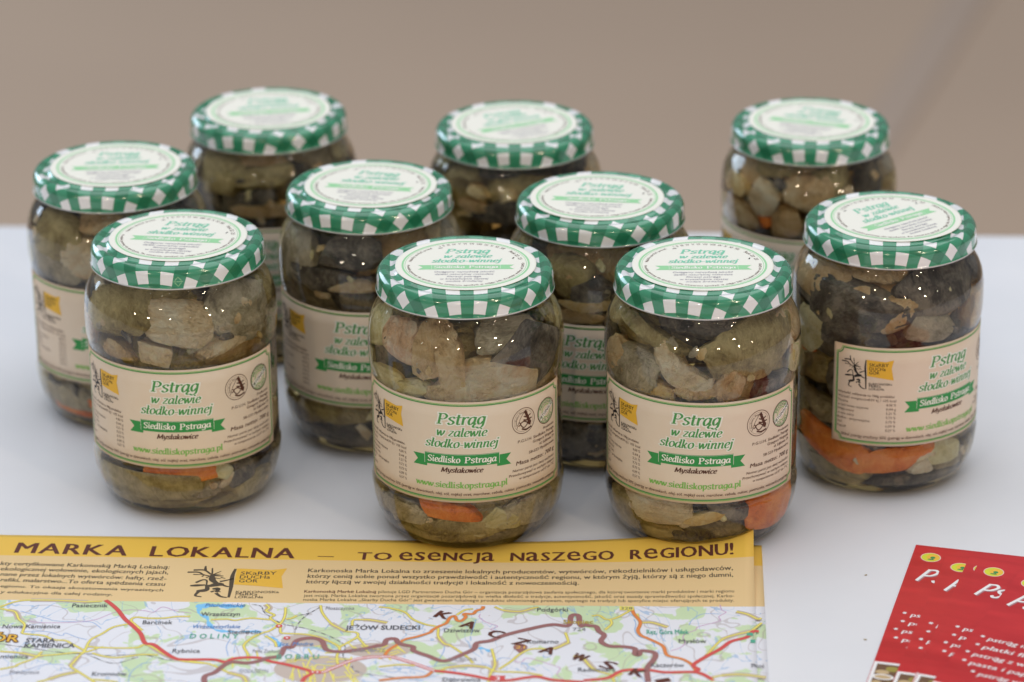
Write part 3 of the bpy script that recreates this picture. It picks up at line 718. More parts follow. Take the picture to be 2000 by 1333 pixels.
def label_print():
    P = Print(INKS)
    # double border with notched corners
    def border(ins, w, ik, notch, lay):
        a, b, c, d_ = LU0 + ins + .4, LU1 - ins - .4, LZ0 + ins, LZ1 - ins
        q = []
        def corner(cx, cz, a0):
            for k in range(5):
                t = math.radians(a0 - 90 * k / 4); q.append((cx + notch * math.cos(t), cz + notch * math.sin(t)))
        corner(a, c, 90); corner(b, c, 180); corner(b, d_, 270); corner(a, d_, 360)
        P.line(q, w, ik, lay, close=True)
    border(1.9, .62, I_GREEN, 3.0, 1)
    border(1.25, .32, I_LIME, 3.0, 1)
    # title
    kw = dict(halo=I_HALO, halo_w=.30, thick=.235, thin=.085, slant=.17)
    P.pen('Pstrąg', -12.0, 70.1, 11.2, 3.95, I_GREEN, 4, **kw)
    P.pen('w zalewie', -12.4, 63.9, 11.9, 3.0, I_GREEN, 4, **kw)
    P.pen('słodko-winnej', -17.9, 58.0, 17.4, 3.0, I_GREEN, 4, **kw)
    banner(P, -24.6, 24.0, 48.7, 54.6, I_BANNER, I_CREAM, -18.4, 18.0, 1.3)
    P.pen('Siedlisko', -16.9, 50.2, -0.8, 2.2, I_CREAM, 5, thick=.23, thin=.11, slant=.05)
    P.pen('Pstraga', 1.2, 50.2, 16.6, 2.2, I_CREAM, 5, thick=.23, thin=.11, slant=.05)
    P.pen('Mysłakowice', -10.3, 45.1, 9.8, 1.75, I_BROWN, 3, thick=.26, thin=.11)
    P.pen('www.siedliskopstraga.pl', -23.2, 36.9, 22.2, 2.15, I_LIME, 3, thick=.25, thin=.10, slant=.0)
    ing = 'Skład: pstrąg smażony 50% (pstrąg w dzwonkach, olej, sól, mąka) ocet, marchew, cebula, cukier, pietruszka, mieszanka przypraw'
    P.text(ing, -56.0, 33.0, 53.2, 33.0, 1.55, I_BROWN, 3, slant=.2, bold=.01)
    # quality mark: walker with flag
    sx, sz = 24.5 / 47.1, 15.6 / 30.3
    to = lambda x, y: (-56.6 + (x + 269.7) * sx * 1.06, 59.3 + (y + 62.6) * sz)
    emblem(P, to, I_BLACK, I_GOLD, I_BLACK, 0.55)
    # nutrition table
    rows = [('Wartość odżywcza na 100g produktu:', None, 1), ('Wartość energetyczna', '439 kJ / 105 kcal', 0), ('Tłuszcz', '4,00 %', 0), ('w tym kwasy nasycone', '0,44 g', 0),
            ('Węglowodany', '3,21 %', 0), ('w tym cukry', '9,73 %', 0), ('Białko - przyswajalne', '0,73 %', 0), ('Sól', '6,09 %', 0), ('Popiół', '0,57 %', 0)]
    for i, (a, b, w) in enumerate(rows):
        z = 55.4 - i * 2.28
        P.text(a, -58.2, z, -58.2 + len(a) * (0.84 if w else 0.80), z, 1.35, I_BROWN, 3, bold=.012 if w else .004)
        if b: P.text(b, -28.8 - len(b) * .80, z, -28.8, z, 1.35, I_BROWN, 3, bold=.004)
    # round marks
    P.disc(31.3, 68.0, 6.7, I_BROWN, 1, 6.38); P.disc(31.3, 68.0, 5.6, I_BROWN, 1, 5.5)
    def ring_text(s, cx, cz, r, a0, a1, cap, ik, lay=3, bold=.008, flip=False):
        ln = abs(math.radians(a1 - a0)) * r
        def pl(x, y):
            t = math.radians(a0) + (math.radians(a1 - a0)) * (x / ln)
            rr = r - y if flip else r + y
            return (cx + rr * math.cos(t), cz + rr * math.sin(t))
        P.text(s, 0, 0, ln, 0, cap, ik, lay, bold=bold, place=pl)
    ring_text('Siedlisko Pstraga', 31.3, 68.0, 4.0, 205, 60, 1.1, I_BROWN)
    for q, w in (([(32.0, 73.0), (33.0, 70.6), (34.0, 68.2), (34.6, 65.4)], 1.5), ([(31.2, 70.2), (33.2, 69.6), (35.4, 70.6)], .6), ([(31.0, 68.4), (33.4, 67.9), (36.0, 68.6)], .7),
                 ([(29.4, 66.6), (31.4, 67.6), (33.4, 66.2), (31.2, 64.4), (29.4, 66.6)], .55), ([(30.0, 64.0), (32.6, 63.2), (35.8, 64.0)], .8), ([(28.2, 65.6), (29.4, 66.6), (28.6, 67.6)], .5),
                 ([(33.2, 66.4), (35.2, 67.0), (34.8, 65.0)], .9), ([(27.2, 64.4), (29.4, 69.6), (32.4, 73.4)], .25)):
        P.line(q, w, I_BROWN, 2, smooth=True)
    P.disc(46.6, 68.4, 6.7, I_BROWN, 1, 6.3); P.disc(46.6, 68.4, 6.1, I_GREEN, 1, 5.7); P.disc(46.6, 68.4, 3.5, I_LIME, 1, 3.1)
    ring_text('PRODUKT', 46.6, 68.4, 4.0, 160, 20, 1.5, I_GREEN, bold=.015)
    ring_text('POLSKI', 46.6, 68.4, 5.4, 210, 330, 1.5, I_GREEN, bold=.015, flip=True)
    P.line([(41.4, 65.5), (51.8, 71.4)], 2.5, I_HALO, 3)
    P.text('ORYGINALNY', 41.2, 64.6, 52.6, 71.0, 1.7, I_BROWN, 4, bold=.02)
    # producer
    for i, (s, w, z, bl) in enumerate([('Producent:', 9.2, 59.4, 0), ('P.G.U.H. Siedlisko Pstraga', 25.5, 57.0, 1), ('Grzegorz Wojtanik', 16.5, 54.7, 1), ('ul. Łąkowa 19', 12.0, 52.4, 1), ('58-533 Mysłakowice', 19.0, 49.8, 1),
                                       ('Masa netto: 700 g', 26.6, 45.6, 2), ('Numer partii jest datą ważności', 28.5, 42.4, 0), ('Przechowywać w suchym miejscu', 30.5, 40.1, 0), ('w temperaturze od 0° do 7°C', 25.0, 37.8, 0)]):
        P.text(s, 53.2 - w, z, 53.2, z, (1.4, 1.5, 2.2)[bl], I_BROWN, 3, slant=.2 if bl != 1 else .1, bold=(.009, .016, .026)[bl])
    return P.build('label_lettering', on_label)
ME_LABEL_PRINT = label_print()

# round sticker on the lid
R_ST = 33.8
def sticker_h(r, t):
    e = max(0.0, (r - 31.5) / 2.3)
    return 0.12 + 0.10 * e * e * (1 + math.sin(3 * t + 1.0)) + 0.05 * e * math.sin(7 * t)
def sticker_mesh():
    seg, rs = 120, [0, 12, 24, 30, 32, 33, R_ST]
    verts, faces = [(0, 0, .12 * MM)], []
    for r in rs[1:]:
        for k in range(seg):
            t = 2 * math.pi * k / seg; verts.append((r * math.cos(t) * MM, r * math.sin(t) * MM, sticker_h(r, t) * MM))
    for k in range(seg): faces.append((0, 1 + k, 1 + (k + 1) % seg))
    for j in range(len(rs) - 2):
        a = 1 + j * seg; b = a + seg
        for k in range(seg): faces.append((a + k, b + k, b + (k + 1) % seg, a + (k + 1) % seg))
    a = 1 + (len(rs) - 2) * seg; n0 = len(verts)
    for k in range(seg): verts.append((verts[a + k][0], verts[a + k][1], verts[a + k][2] - 0.09 * MM))
    for k in range(seg): faces.append((a + k, n0 + k, n0 + (k + 1) % seg, a + (k + 1) % seg))
    return mesh_from('lid_sticker', verts, faces, [M_STICKER])
ME_STICKER = sticker_mesh()
def sticker_print():
    P = Print(INKS)
    P.disc(0, 0, 30.7, I_PLIME, 1, 29.75, 96); P.disc(0, 0, 29.2, I_PLIME, 1, 28.95, 96)
    kw = dict(thick=.25, thin=.09)
    P.pen('Pstrąg', -10.3, 14.4, 11.2, 3.9, I_PGREEN, 3, **kw)
    P.pen('w zalewie', -11.0, 8.2, 12.2, 3.1, I_PGREEN, 3, **kw)
    P.pen('słodko-winnej', -16.4, 2.2, 16.8, 3.1, I_PGREEN, 3, **kw)
    banner(P, -22.8, 23.2, -6.9, -1.2, I_PLIME, I_CREAM, -16.2, 16.6, 0.0)
    P.pen('Siedlisko', -15.2, -5.5, -.4, 2.2, I_CREAM, 5, thick=.25, thin=.13, slant=.05)
    P.pen('Pstraga', 1.6, -5.5, 15.6, 2.2, I_CREAM, 5, thick=.25, thin=.13, slant=.05)
    for s, w, y in (('Osiągamy najwyższą jakość', 28.6, -11.0), ('dzięki naturalnej metodzie', 27.8, -14.1), ('filtracji pstrąga', 16.4, -17.1), ('w krystalicznie czystej', 22.8, -20.1), ('wodzie źródlanej', 17.4, -23.0)):
        P.text(s, -w / 2 - .6, y, w / 2 - .6, y, 2.0, I_PGREY, 3, slant=.2, bold=.004)
    def ring(s, r, a0, a1, cap, ik, flip=False, bold=.006):
        ln = abs(math.radians(a1 - a0)) * r
        def pl(x, y):
            t = math.radians(a0) + math.radians(a1 - a0) * (x / ln); rr = r - y if flip else r + y
            return (rr * math.cos(t), rr * math.sin(t))
        P.text(s, 0, 0, ln, 0, cap, ik, 3, bold=bold, place=pl)
    ring('Należy spożyć przed:', 26.3, 172, 128, 1.5, I_BROWN)
    ring('I  II  III  IV  V  VI  VII  VIII  IX  X  XI  XII', 25.9, 119, 47, 2.1, I_BROWN, bold=.002)
    ring('Rok 22  23', 25.9, 38, 12, 2.0, I_BROWN)
    ring('Produkt gotowy do spożycia. Po otwarciu spożyć w ciągu 24h. Produkt wolny od GMO', 28.1, 182, 362, 1.5, I_BROWN, True)
    P.line([(-13.6, 20.9), (-11.6, 21.5)], .5, I_BLACK, 4); P.line([(22.4, 6.6), (23.0, 8.4)], .6, I_BLACK, 4)
    return P.build('sticker_lettering', lambda x, y, h: (x * MM, y * MM, (0.135 + h + max(0.0, math.hypot(x, y) - 31.5) * .1) * MM))
ME_STICKER_PRINT = sticker_print()

# ------------------------------------------------------------------ contents
_ico = {}
def ico(sub):
    if sub not in _ico:
        bm = bmesh.new(); bmesh.ops.create_icosphere(bm, subdivisions=sub, radius=1)
        bm.verts.ensure_lookup_table()
        _ico[sub] = (np.array([v.co[:] for v in bm.verts]), [tuple(v.index for v in f.verts) for f in bm.faces]); bm.free()
    return _ico[sub]

def wobble(P, rng, freq, amp, octaves=4, ridge=False):
    out = np.zeros(len(P))
    for o in range(octaves):
        for _ in range(3):
            k = rng.normal(size=3); k = k / np.linalg.norm(k) * freq * (1.9 ** o) * rng.uniform(.7, 1.3)
            s = np.sin(P @ k + rng.uniform(0, 6.28))
            out += amp / (1.8 ** o) / 2.2 * ((1 - 2 * np.abs(s)) if ridge else s)
    return out

def piece(jar, kind, az, z, w, h, roll, rng, depth=None, rc=None, sub=4):
    """One lump of food hugging the inside of the glass: az in degrees from the front, sizes in mm."""
    V, F = ico(sub)
    sq = {'carrot': 0.5, 'onion': 0.7, 'yellow': 0.65, 'pepper': 1.0, 'skin': 0.66}.get(kind, 0.58)
    P = np.sign(V) * np.abs(V) ** sq
    dep = depth if depth else {'carrot': 3.6, 'onion': 4.5, 'yellow': 6, 'pepper': min(w, h) / 2, 'skin': 7.0}.get(kind, 9.0)
    amp = {'carrot': .05, 'onion': .13, 'pepper': .03, 'skin': .12}.get(kind, .15)
    P = P * (1 + wobble(V, rng, 1.6, amp, 2) + wobble(V, rng, 3.6, amp * .6, 3, True))[:, None]
    if kind != 'pepper':      # knife cuts and breaks: flat faces with sharp arrises
        for _ in range(5):
            nrm = rng.normal(size=3); nrm[1] *= .5; nrm /= np.linalg.norm(nrm); cut = rng.uniform(.55, .95)
            dd = P @ nrm - cut
            P = P - np.where(dd > 0, dd * .88, 0)[:, None] * nrm
    x, y, zz = P[:, 0] * w / 2, P[:, 1] * dep, P[:, 2] * h / 2
    c, s = math.cos(math.radians(roll)), math.sin(math.radians(roll))
    x, zz = x * c - zz * s, x * s + zz * c
    if kind in ('onion', 'yellow'): y = y + 2.0 * np.sin(x / w * 5 + rng.uniform(0, 6))
    Q = np.stack([x, y, zz], 1)
    if kind in ('beige', 'salmon', 'tan', 'grey', 'olive'):   # flakes of the flesh: steps along the grain
        g = rng.normal(size=3); g[1] *= .3; g /= np.linalg.norm(g)
        ph = (Q @ g + wobble(Q, rng, .16, 1.6, 2)) / rng.uniform(3.2, 5.0)
        y = y + 1.0 * (ph - np.floor(ph)) ** 2.5
        y = y + wobble(Q, rng, .5, .7, 3, True)
    else:
        y = y + wobble(Q, rng, .5, .3, 3)
    Z = np.clip(z + zz, 5.0, 127.0)
    lim = np.interp(Z, [q[1] for q in GLASS_PROF[3:-1]], [q[0] for q in GLASS_PROF[3:-1]]) - 0.9
    rc0 = rc if rc else glass_r(z) - dep * .72 - 1.0
    r = rc0 - y
    over = r - (lim - 1.4)
    r = np.where(over > 0, lim - 1.4 + 1.3 * np.tanh(over / 4.0), r)
    r = np.maximum(r, 1.0)
    a = math.radians(az) + x / max(rc0, 18)
    verts = np.stack([r * np.sin(a), -r * np.cos(a), Z], 1) * MM
    ctr = verts.mean(0)
    eul = tuple(rng.uniform(0, 6.28, 3)); Rm = np.array(Euler(eul).to_matrix())   # grain runs its own way
    me = mesh_from(FOOD_NAME[kind], (verts - ctr) @ Rm, F, [FOOD[kind]])
    return link_obj(FOOD_NAME[kind], me, jar, tuple(ctr), eul)

CONTENTS = [
 (7, 'salmon', -45, 105, 19, 19, 0), (7, 'tan', -24, 104, 16, 29, -18), (7, 'tan', -9, 102, 12, 26, 12), (7, 'beige', 17, 92, 34, 23, -12), (7, 'skin', 45, 101, 40, 29, 20), (7, 'grey', 30, 112, 25, 14, 0), (7, 'onion', -64, 81, 29, 14, 0), (7, 'onion', -38, 83, 23, 10, 15), (7, 'beige', 0, 85, 30, 11, 0), 
 (7, 'carrot', -11, 24, 27, 7, -8), (7, 'grey', -45, 18, 26, 11, 0), (7, 'olive', -1, 15, 41, 8, 0), (7, 'onion', 23, 18, 17, 11, -20), (7, 'grey', 49, 19, 29, 20, 0), (7, 'pepper', -43, 17, 5, 5, 0), 
 (8, 'beige', -25, 100, 11, 19, 15), (8, 'beige', -10, 92, 22, 10, -35), (8, 'tan', -4, 85, 19, 7, 0), (8, 'yellow', -37, 85, 22, 8, -8), (8, 'olive', 41, 105, 44, 23, 18), (8, 'skin', -4, 116, 36, 10, -5), (8, 'olive', -41, 111, 38, 6, -18), (8, 'tan', 14, 89, 16, 13, 20), (8, 'grey', -61, 93, 35, 20, 0), (8, 'skin', 48, 83, 23, 14, 0), 
 (8, 'beige', -30, 25, 35, 18, 10), (8, 'carrot', 47, 20, 28, 15, 10), (8, 'yellow', -7, 19, 29, 5, 12), (8, 'olive', -58, 17, 19, 18, 0), (8, 'skin', 14, 24, 16, 12, 0), 
 (9, 'beige', 3, 103, 26, 20, 0), (9, 'beige', -12, 89, 15, 13, -10), (9, 'beige', 35, 91, 21, 9, 5), (9, 'grey', 47, 107, 34, 26, -15), (9, 'olive', -41, 105, 37, 22, 10), (9, 'beige', -62, 112, 21, 12, 0), (9, 'olive', 1, 118, 21, 7, 0), (9, 'tan', -39, 87, 16, 9, 0), 
 (9, 'carrot', 3, 27, 32, 7, 0), (9, 'onion', 25, 27, 14, 8, -30), (9, 'pepper', 63, 29, 13, 7, 0), (9, 'skin', 41, 23, 12, 14, 10), (9, 'olive', -26, 19, 46, 15, 0), (9, 'olive', 52, 11, 26, 17, 0), 
 (6, 'skin', -28, 102, 49, 23, -8), (6, 'skin', 29, 111, 37, 26, -5), (6, 'tan', -1, 98, 18, 18, 0), (6, 'tan', -66, 109, 31, 22, 0), (6, 'onion', -65, 83, 27, 25, 0), (6, 'tan', -18, 118, 26, 10, 0), (6, 'carrot', -65, 74, 12, 5, 0), (6, 'skin', -29, 87, 34, 13, 0), (6, 'grey', 23, 92, 23, 13, 0), 
 (6, 'carrot', -46, 26, 41, 11, -14), (6, 'carrot', -1, 22, 36, 8, 6), (6, 'onion', 33, 23, 26, 14, 0), (6, 'beige', 19, 18, 11, 8, 0), (6, 'olive', -41, 14, 36, 9, -5), (6, 'pepper', -6, 17, 8, 3, 0), 
 (3, 'beige', -18, 97, 18, 19, 10), (3, 'olive', -42, 106, 28, 21, 0), (3, 'grey', -45, 91, 31, 17, 0), (3, 'carrot', -31, 13, 27, 8, 0), (3, 'grey', -42, 19, 35, 13, 0), (3, 'tan', -5, 115, 20, 13, 0), 
 (4, 'tan', -8, 94, 23, 7, 0), (4, 'grey', -60, 105, 27, 28, 5), (4, 'skin', -15, 111, 31, 18, 0), (4, 'skin', -35, 96, 34, 12, 0), (4, 'olive', -28, 24, 42, 14, 0), 
 (5, 'yellow', -10, 92, 26, 6, 4), (5, 'olive', -20, 105, 23, 18, 0), (5, 'skin', -6, 101, 18, 12, 0), (5, 'tan', -10, 85, 24, 7, 0), (5, 'skin', -10, 19, 27, 16, 0), 
 (0, 'tan', -4, 91, 28, 6, 2), (0, 'olive', -33, 109, 27, 20, 0), (0, 'olive', -1, 109, 28, 12, 10), (0, 'skin', -9, 99, 21, 9, 10), (0, 'tan', -15, 119, 34, 9, 0), 
 (1, 'yellow', -29, 107, 13, 6, -25), (1, 'olive', -41, 115, 18, 9, 0), (1, 'yellow', -5, 106, 7, 7, 0), (1, 'skin', -13, 98, 28, 11, 0), (1, 'skin', -15, 118, 17, 6, 0), (1, 'tan', -28, 100, 17, 6, 0), 
 (2, 'tan', -70, 114, 30, 15, 0), (2, 'yellow', -65, 105, 18, 11, 0), (2, 'beige', -40, 101, 17, 17, 0), (2, 'tan', -22, 91, 18, 13, 0), (2, 'tan', -7, 107, 24, 16, 0), (2, 'olive', -33, 117, 23, 11, 0), (2, 'carrot', -36, 91, 7, 6, 0), (2, 'tan', -58, 89, 26, 13, 0), (2, 'olive', 13, 114, 21, 16, 0),
]
JARS = [  # x, y (mm), label turn, sticker turn, sticker shift, lid turn, label
 (-131.6, 1685.2, -3, 8, (0, 0), -19, 'jar at the back beside the one with peach chunk, amber strip above its hidden label'),
 (2.4, 1658.6, -8, 26, (-.2, 0), 0, 'dark jar in the back row, its paper label wholly hidden behind other lids'),
 (161.5, 1658.7, -28, -20.6, (.6, 0), -5, 'jar packed with golden fish chunks, standing apart in the back row'),
 (-205.8, 1597.6, 2, 2.7, (.7, 0), -7, 'jar with pale peach chunk under the shoulder and carrot at its foot'),
 (-72.3, 1563.7, -7, -10.7, (.9, 0), -21, 'murky jar with grey shoulder chunk, between the peppercorn jar and the beige fish jar'),
 (45.1, 1542.5, -9, -8, (-1.5, 0), -20, 'dark jar squeezed behind the gap between the two front jars'),
 (187.9, 1509.1, 36, 36, (1.1, 0), -7, 'jar with its label turned aside and carrot slices along the bottom'),
 (-22.2, 1451.2, -2.5, -.5, (.4, 0), 2, 'front jar full of beige and pink fish slabs with carrot below its label'),
 (91.8, 1447.6, -6.3, -.5, (-.4, 0), -17, 'front jar with one pale fish strip and a large carrot piece at its lower side'),
 (-163.7, 1492.2, .5, -8.2, (.6, 0), -10, 'jar with three pale fish lumps and a black peppercorn beside its label'),
]
GROUP = 'jars of pickled trout on the white table'
for i, (jx, jy, la, sa, so, ga, lab) in enumerate(JARS):
    rng = np.random.default_rng(100 + i)
    jar = bpy.data.objects.new('trout_jar', None); COL.objects.link(jar)
    jar.empty_display_size = 0.05
    jar.location = (jx * MM, jy * MM, 0.0006)
    tag(jar, lab, 'jar', GROUP)
    R_ = lambda a: (0, 0, math.radians(a))
    link_obj('glass_body', ME_GLASS, jar, rot=R_(rng.uniform(0, 360)))
    lid = link_obj('lid', ME_LID, jar, (0, 0, H_JAR * MM), R_(ga))
    st = link_obj('lid_sticker', ME_STICKER, jar, (so[0] * MM, so[1] * MM, H_JAR * MM), R_(sa))
    link_obj('sticker_lettering', ME_STICKER_PRINT, st)
    pl = link_obj('paper_label', ME_LABEL, jar, (0, 0, (1.0 if i == 6 else 0.0 if i in (7, 8) else rng.uniform(-.5, .5)) * MM), R_(la))
    link_obj('label_lettering', ME_LABEL_PRINT, pl)
    view = math.degrees(math.atan2(-jx, jy))     # towards the stand's front
    for (j, kind, az, z, w, h, roll) in CONTENTS:
        if j == i: piece(jar, kind, az, z, w * 1.22, h * (1.7 if kind == 'carrot' else 1.26), roll, rng, sub=5 if i >= 6 and w > 14 else 4)
    # the rest of the pack behind the pieces against the glass
    kinds = ['skin', 'olive', 'olive', 'grey', 'skin', 'olive', 'tan', 'skin']
    for z in (18, 40, 62, 84, 106):
        for az in (-140, -70, 0, 70, 140):
            kind = kinds[rng.integers(len(kinds))]
            piece(jar, kind, az + rng.uniform(-18, 18), z + rng.uniform(-6, 6), rng.uniform(36, 48), rng.uniform(24, 32), rng.uniform(-25, 25), rng, depth=10, rc=rng.uniform(26, 32), sub=4)
    for _ in range(16):      # loose flakes and shreds against the glass
        kind = ['beige', 'tan', 'onion', 'grey', 'yellow', 'skin', 'beige'][rng.integers(7)]
        zf = rng.uniform(85, 113) if rng.random() < .62 else rng.uniform(11, 27)
        piece(jar, kind, rng.uniform(-75, 75), zf, rng.uniform(4, 12), rng.uniform(3, 7), rng.uniform(-60, 60), rng, depth=rng.uniform(1.6, 3.0), sub=3)
    for az in (-75, -38, 0, 38, 75, 150, 210):      # dark pieces added for the contact shadow and dark glass base
        piece(jar, ['skin', 'olive', 'skin'][rng.integers(3)], az + rng.uniform(-8, 8), 9.0, rng.uniform(28, 36), rng.uniform(8, 11), rng.uniform(-8, 8), rng, depth=12, rc=29, sub=3)
    for z in (16, 38, 60, 92, 112):          # flanks
        for az in (-100, -78, 78, 100):
            kind = ['olive', 'grey', 'tan', 'olive', 'onion', 'skin'][rng.integers(6)]
            piece(jar, kind, az + rng.uniform(-8, 8), z + rng.uniform(-5, 5), rng.uniform(20, 30), rng.uniform(18, 26), rng.uniform(-25, 25), rng, sub=4)
# small diamond mark stamped on one lid's skirt
P = Print(INKS)
for q in ([(-1.6, .5), (0, 2.4), (1.6, .5)], [(-1.6, -.5), (0, -2.4), (1.6, -.5)], [(-2.4, 0), (2.4, 0)]): P.line(q, .3, I_PLIME, 1)
lid9 = [o for o in COL.objects if o.name.startswith('lid') and o.parent and o.parent.get('label', '').startswith('jar with three')]
lid9 = [o for o in lid9 if o.data == ME_LID][0]
def on_skirt(u, v, h):
    a = u / 42.5 + math.radians(10 + 5.5); r = 42.62 + h
    return (r * math.sin(a) * MM, -r * math.cos(a) * MM, (v - 7.0) * MM)
link_obj('diamond_mark', P.build('diamond_mark', on_skirt), lid9)

# ------------------------------------------------------------------ leaflet with the map
M_HEAD = mat('leaflet_gold', (0.84, 0.53, 0.085), 0.4, 0.4)
M_BEIGE = mat('leaflet_beige', (0.79, 0.575, 0.30), 0.42, 0.4)
M_MAP = mat('leaflet_map', (0.80, 0.80, 0.86), 0.42, 0.4)
n = N(M_MAP); v = n.coords('Object', (1, 1, 0))
woods = n.noise(v, 38, 4, 0.55, 0.4)
col = n.ramp(woods, [(0.0, (0.79, 0.80, 0.87)), (0.535, (0.79, 0.80, 0.87)), (0.55, (0.60, 0.74, 0.48)), (1, (0.58, 0.72, 0.44))])
iso = n.math('ABSOLUTE', n.math('SUBTRACT', n.math('FRACT', n.math('MULTIPLY', n.noise(v, 22, 2, 0.5, 0.3), 9.0)), 0.5))
col = n.mix(n.math('MULTIPLY', n.math('LESS_THAN', iso, 0.035), 0.45), col, (0.40, 0.33, 0.33))
riv = n.math('ABSOLUTE', n.math('SUBTRACT', n.noise(n.coords('Object', (1.3, 0.8, 0)), 30, 3, 0.6, 0.9), 0.47))
col = n.mix(n.math('MULTIPLY', n.math('LESS_THAN', riv, 0.006), 0.6), col, (0.25, 0.45, 0.72))
n.color(col)
K = dict(yellow=ink('map_yellow', (0.83, 0.74, 0.16)), case=ink('map_road_case', (0.42, 0.33, 0.17)), town=ink('map_built_up', (0.56, 0.47, 0.42)), red=ink('map_red', (0.66, 0.09, 0.09)),
         orange=ink('map_orange', (0.78, 0.24, 0.07)), trail=ink('map_trail', (0.33, 0.15, 0.15)), rail=ink('map_rail', (0.10, 0.10, 0.12)), blue=ink('map_water', (0.22, 0.55, 0.88)),
         stream=ink('map_stream', (0.30, 0.46, 0.75)), path=ink('map_path', (0.60, 0.36, 0.58)), ink=ink('map_lettering', (0.11, 0.11, 0.13)), pale=ink('map_grey_lettering', (0.28, 0.28, 0.32)),
         bluetxt=ink('map_blue_lettering', (0.10, 0.25, 0.55)), teal=ink('map_teal_lettering', (0.09, 0.40, 0.28)), ochre=ink('map_ochre_lettering', (0.45, 0.33, 0.03)),
         brown=ink('leaflet_brown', (0.115, 0.032, 0.022)), dark=ink('leaflet_dark', (0.085, 0.065, 0.045)), white=ink('map_white', (0.82, 0.82, 0.86)), gold=ink('leaflet_flag_gold', (0.80, 0.47, 0.06)), wood=ink('map_wood', (0.58, 0.72, 0.44)))
MINK = list(K.values())
def lift(x, y):
    s = min(1.0, max(0.0, (x + 185) / 185))
    return 1.0 + 11.2 * s ** 3 * math.exp(-(max(0.0, -y) / 29.0) ** 1.3)
def on_sheet(x, y, h=0.0): return (x * MM, y * MM, (lift(x, y) + h) * MM)
def y_hdr(x): return -22.0
def y_map(x): return -64.3 + x * 0.0121
def sheet_mesh(name, f):
    nx = 84; xs = np.linspace(-420, 0, nx + 1)
    verts, faces, mid = [], [], []
    rows = []
    for t in np.linspace(0, 1, 9): rows.append(lambda x, t=t: (0.0) + (y_hdr(x)) * t)
    for t in np.linspace(0, 1, 13)[1:]: rows.append(lambda x, t=t: y_hdr(x) + (y_map(x) - y_hdr(x)) * t)
    for t in np.linspace(0, 1, 16)[1:]: rows.append(lambda x, t=t: y_map(x) + (-297 - y_map(x)) * t)
    for r in rows:
        for x in xs: verts.append(f(x, r(x)))
    W = nx + 1
    for j in range(len(rows) - 1):
        for i in range(nx):
            faces.append((j * W + i, (j + 1) * W + i, (j + 1) * W + i + 1, j * W + i + 1)); mid.append(0 if j < 8 else (1 if j < 20 else 2))
    me = mesh_from(name, verts, faces, [M_HEAD, M_BEIGE, M_MAP], mid)
    return me
SHEET_ROT = (0, 0, math.radians(-3.2))
def add_thickness(o, t):
    m = o.modifiers.new('paper', 'SOLIDIFY'); m.thickness = t; m.offset = -1
under = link_obj('map_leaflet', sheet_mesh('map_leaflet', lambda x, y: (x * MM, y * MM, 0.00052)), None, (0.1199, 1.4152, 0), (0, 0, math.radians(-3.0)))
add_thickness(under, 0.0002)
tag(under, 'under leaflet showing only a thin gold edge beyond the curled leaflet', 'leaflet', 'map leaflets lying on the table')
top = bpy.data.objects.new('map_leaflet', None); COL.objects.link(top)
top.location = (0.1155, 1.413, 0); top.rotation_euler = SHEET_ROT; top.empty_display_size = 0.05
tag(top, 'gold and white map leaflet with a curled corner in front of the jars', 'leaflet', 'map leaflets lying on the table')
sh = link_obj('sheet', sheet_mesh('sheet', on_sheet), top); add_thickness(sh, 0.0002)

P = Print(MINK)
rr = random.Random(4)
def roads(lines, w, ik, layer, case=None, cw=0.0):
    for l in lines:
        if case: P.line(l, w + cw, case, layer, smooth=True)
        P.line(l, w, ik, layer + 1, smooth=True)
for k_, l in enumerate(LAKE):
    path = catmull([np.array(q) for q in l], 8); nn = len(path)
    w_ = (4.4 if k_ == 0 else 2.3) * (0.75 + 0.35 * np.sin(np.arange(nn) * .55) + .15 * np.sin(np.arange(nn) * 1.7 + 1))
    w_[0] *= .4; w_[-1] *= .4
    L_, R2 = ribbon(path, w_); P.strip(L_, R2, K['blue'], 1)
roads(RIVER, 0.45, K['stream'], 1); roads(FOOTPATH, 0.45, K['path'], 2)
# built-up ground along some roads and in the town
for l in YELLOW:
    if rr.random() < .75 and len(l) > 3:
        i = rr.randrange(len(l) - 2); P.line(l[i:i + 3], 3.4, K['town'], 2, smooth=True)
P.disc(-196, -131, 21, K['town'], 1, ry=13); P.disc(-172, -112, 15, K['town'], 1, ry=7); P.disc(-206, -104, 11, K['town'], 1, ry=6)
for l in RAIL:
    path = catmull([np.array(q) for q in l], 8)
    P.line([tuple(q) for q in path], .62, K['rail'], 2)
    for a, b in zip(path[::4], path[2::4]): P.line([tuple(a), tuple(b)], .3, K['white'], 3)
roads(YELLOW, .95, K['yellow'], 4, K['case'], .55)
for k in range(46):
    x, y = -196 + rr.gauss(0, 12), -133 + rr.gauss(0, 9); a = rr.choice((.25, 1.75)) + rr.gauss(0, .22); L = rr.uniform(4, 13)
    P.line([(x - math.cos(a) * L / 2, y - math.sin(a) * L / 2), (x + math.cos(a) * L / 2, y + math.sin(a) * L / 2)], .75, K['yellow'], 5)
for k in range(16):
    x, y = -170 + rr.gauss(0, 8), -112 + rr.gauss(0, 4); a = rr.choice((.35, 1.9)) + rr.gauss(0, .2); L = rr.uniform(4, 10)
    P.line([(x - math.cos(a) * L / 2, y - math.sin(a) * L / 2), (x + math.cos(a) * L / 2, y + math.sin(a) * L / 2)], .75, K['yellow'], 5)
roads(ORANGE, 1.45, K['orange'], 6, K['case'], .5)
roads(RED, 2.1, K['red'], 6, K['case'], .25)
for l in PINK: P.line(l, 2.2, K['red'], 6, smooth=True); P.line(l, .8, K['white'], 7, smooth=True)
roads(TRAIL, 2.7, K['trail'], 8)
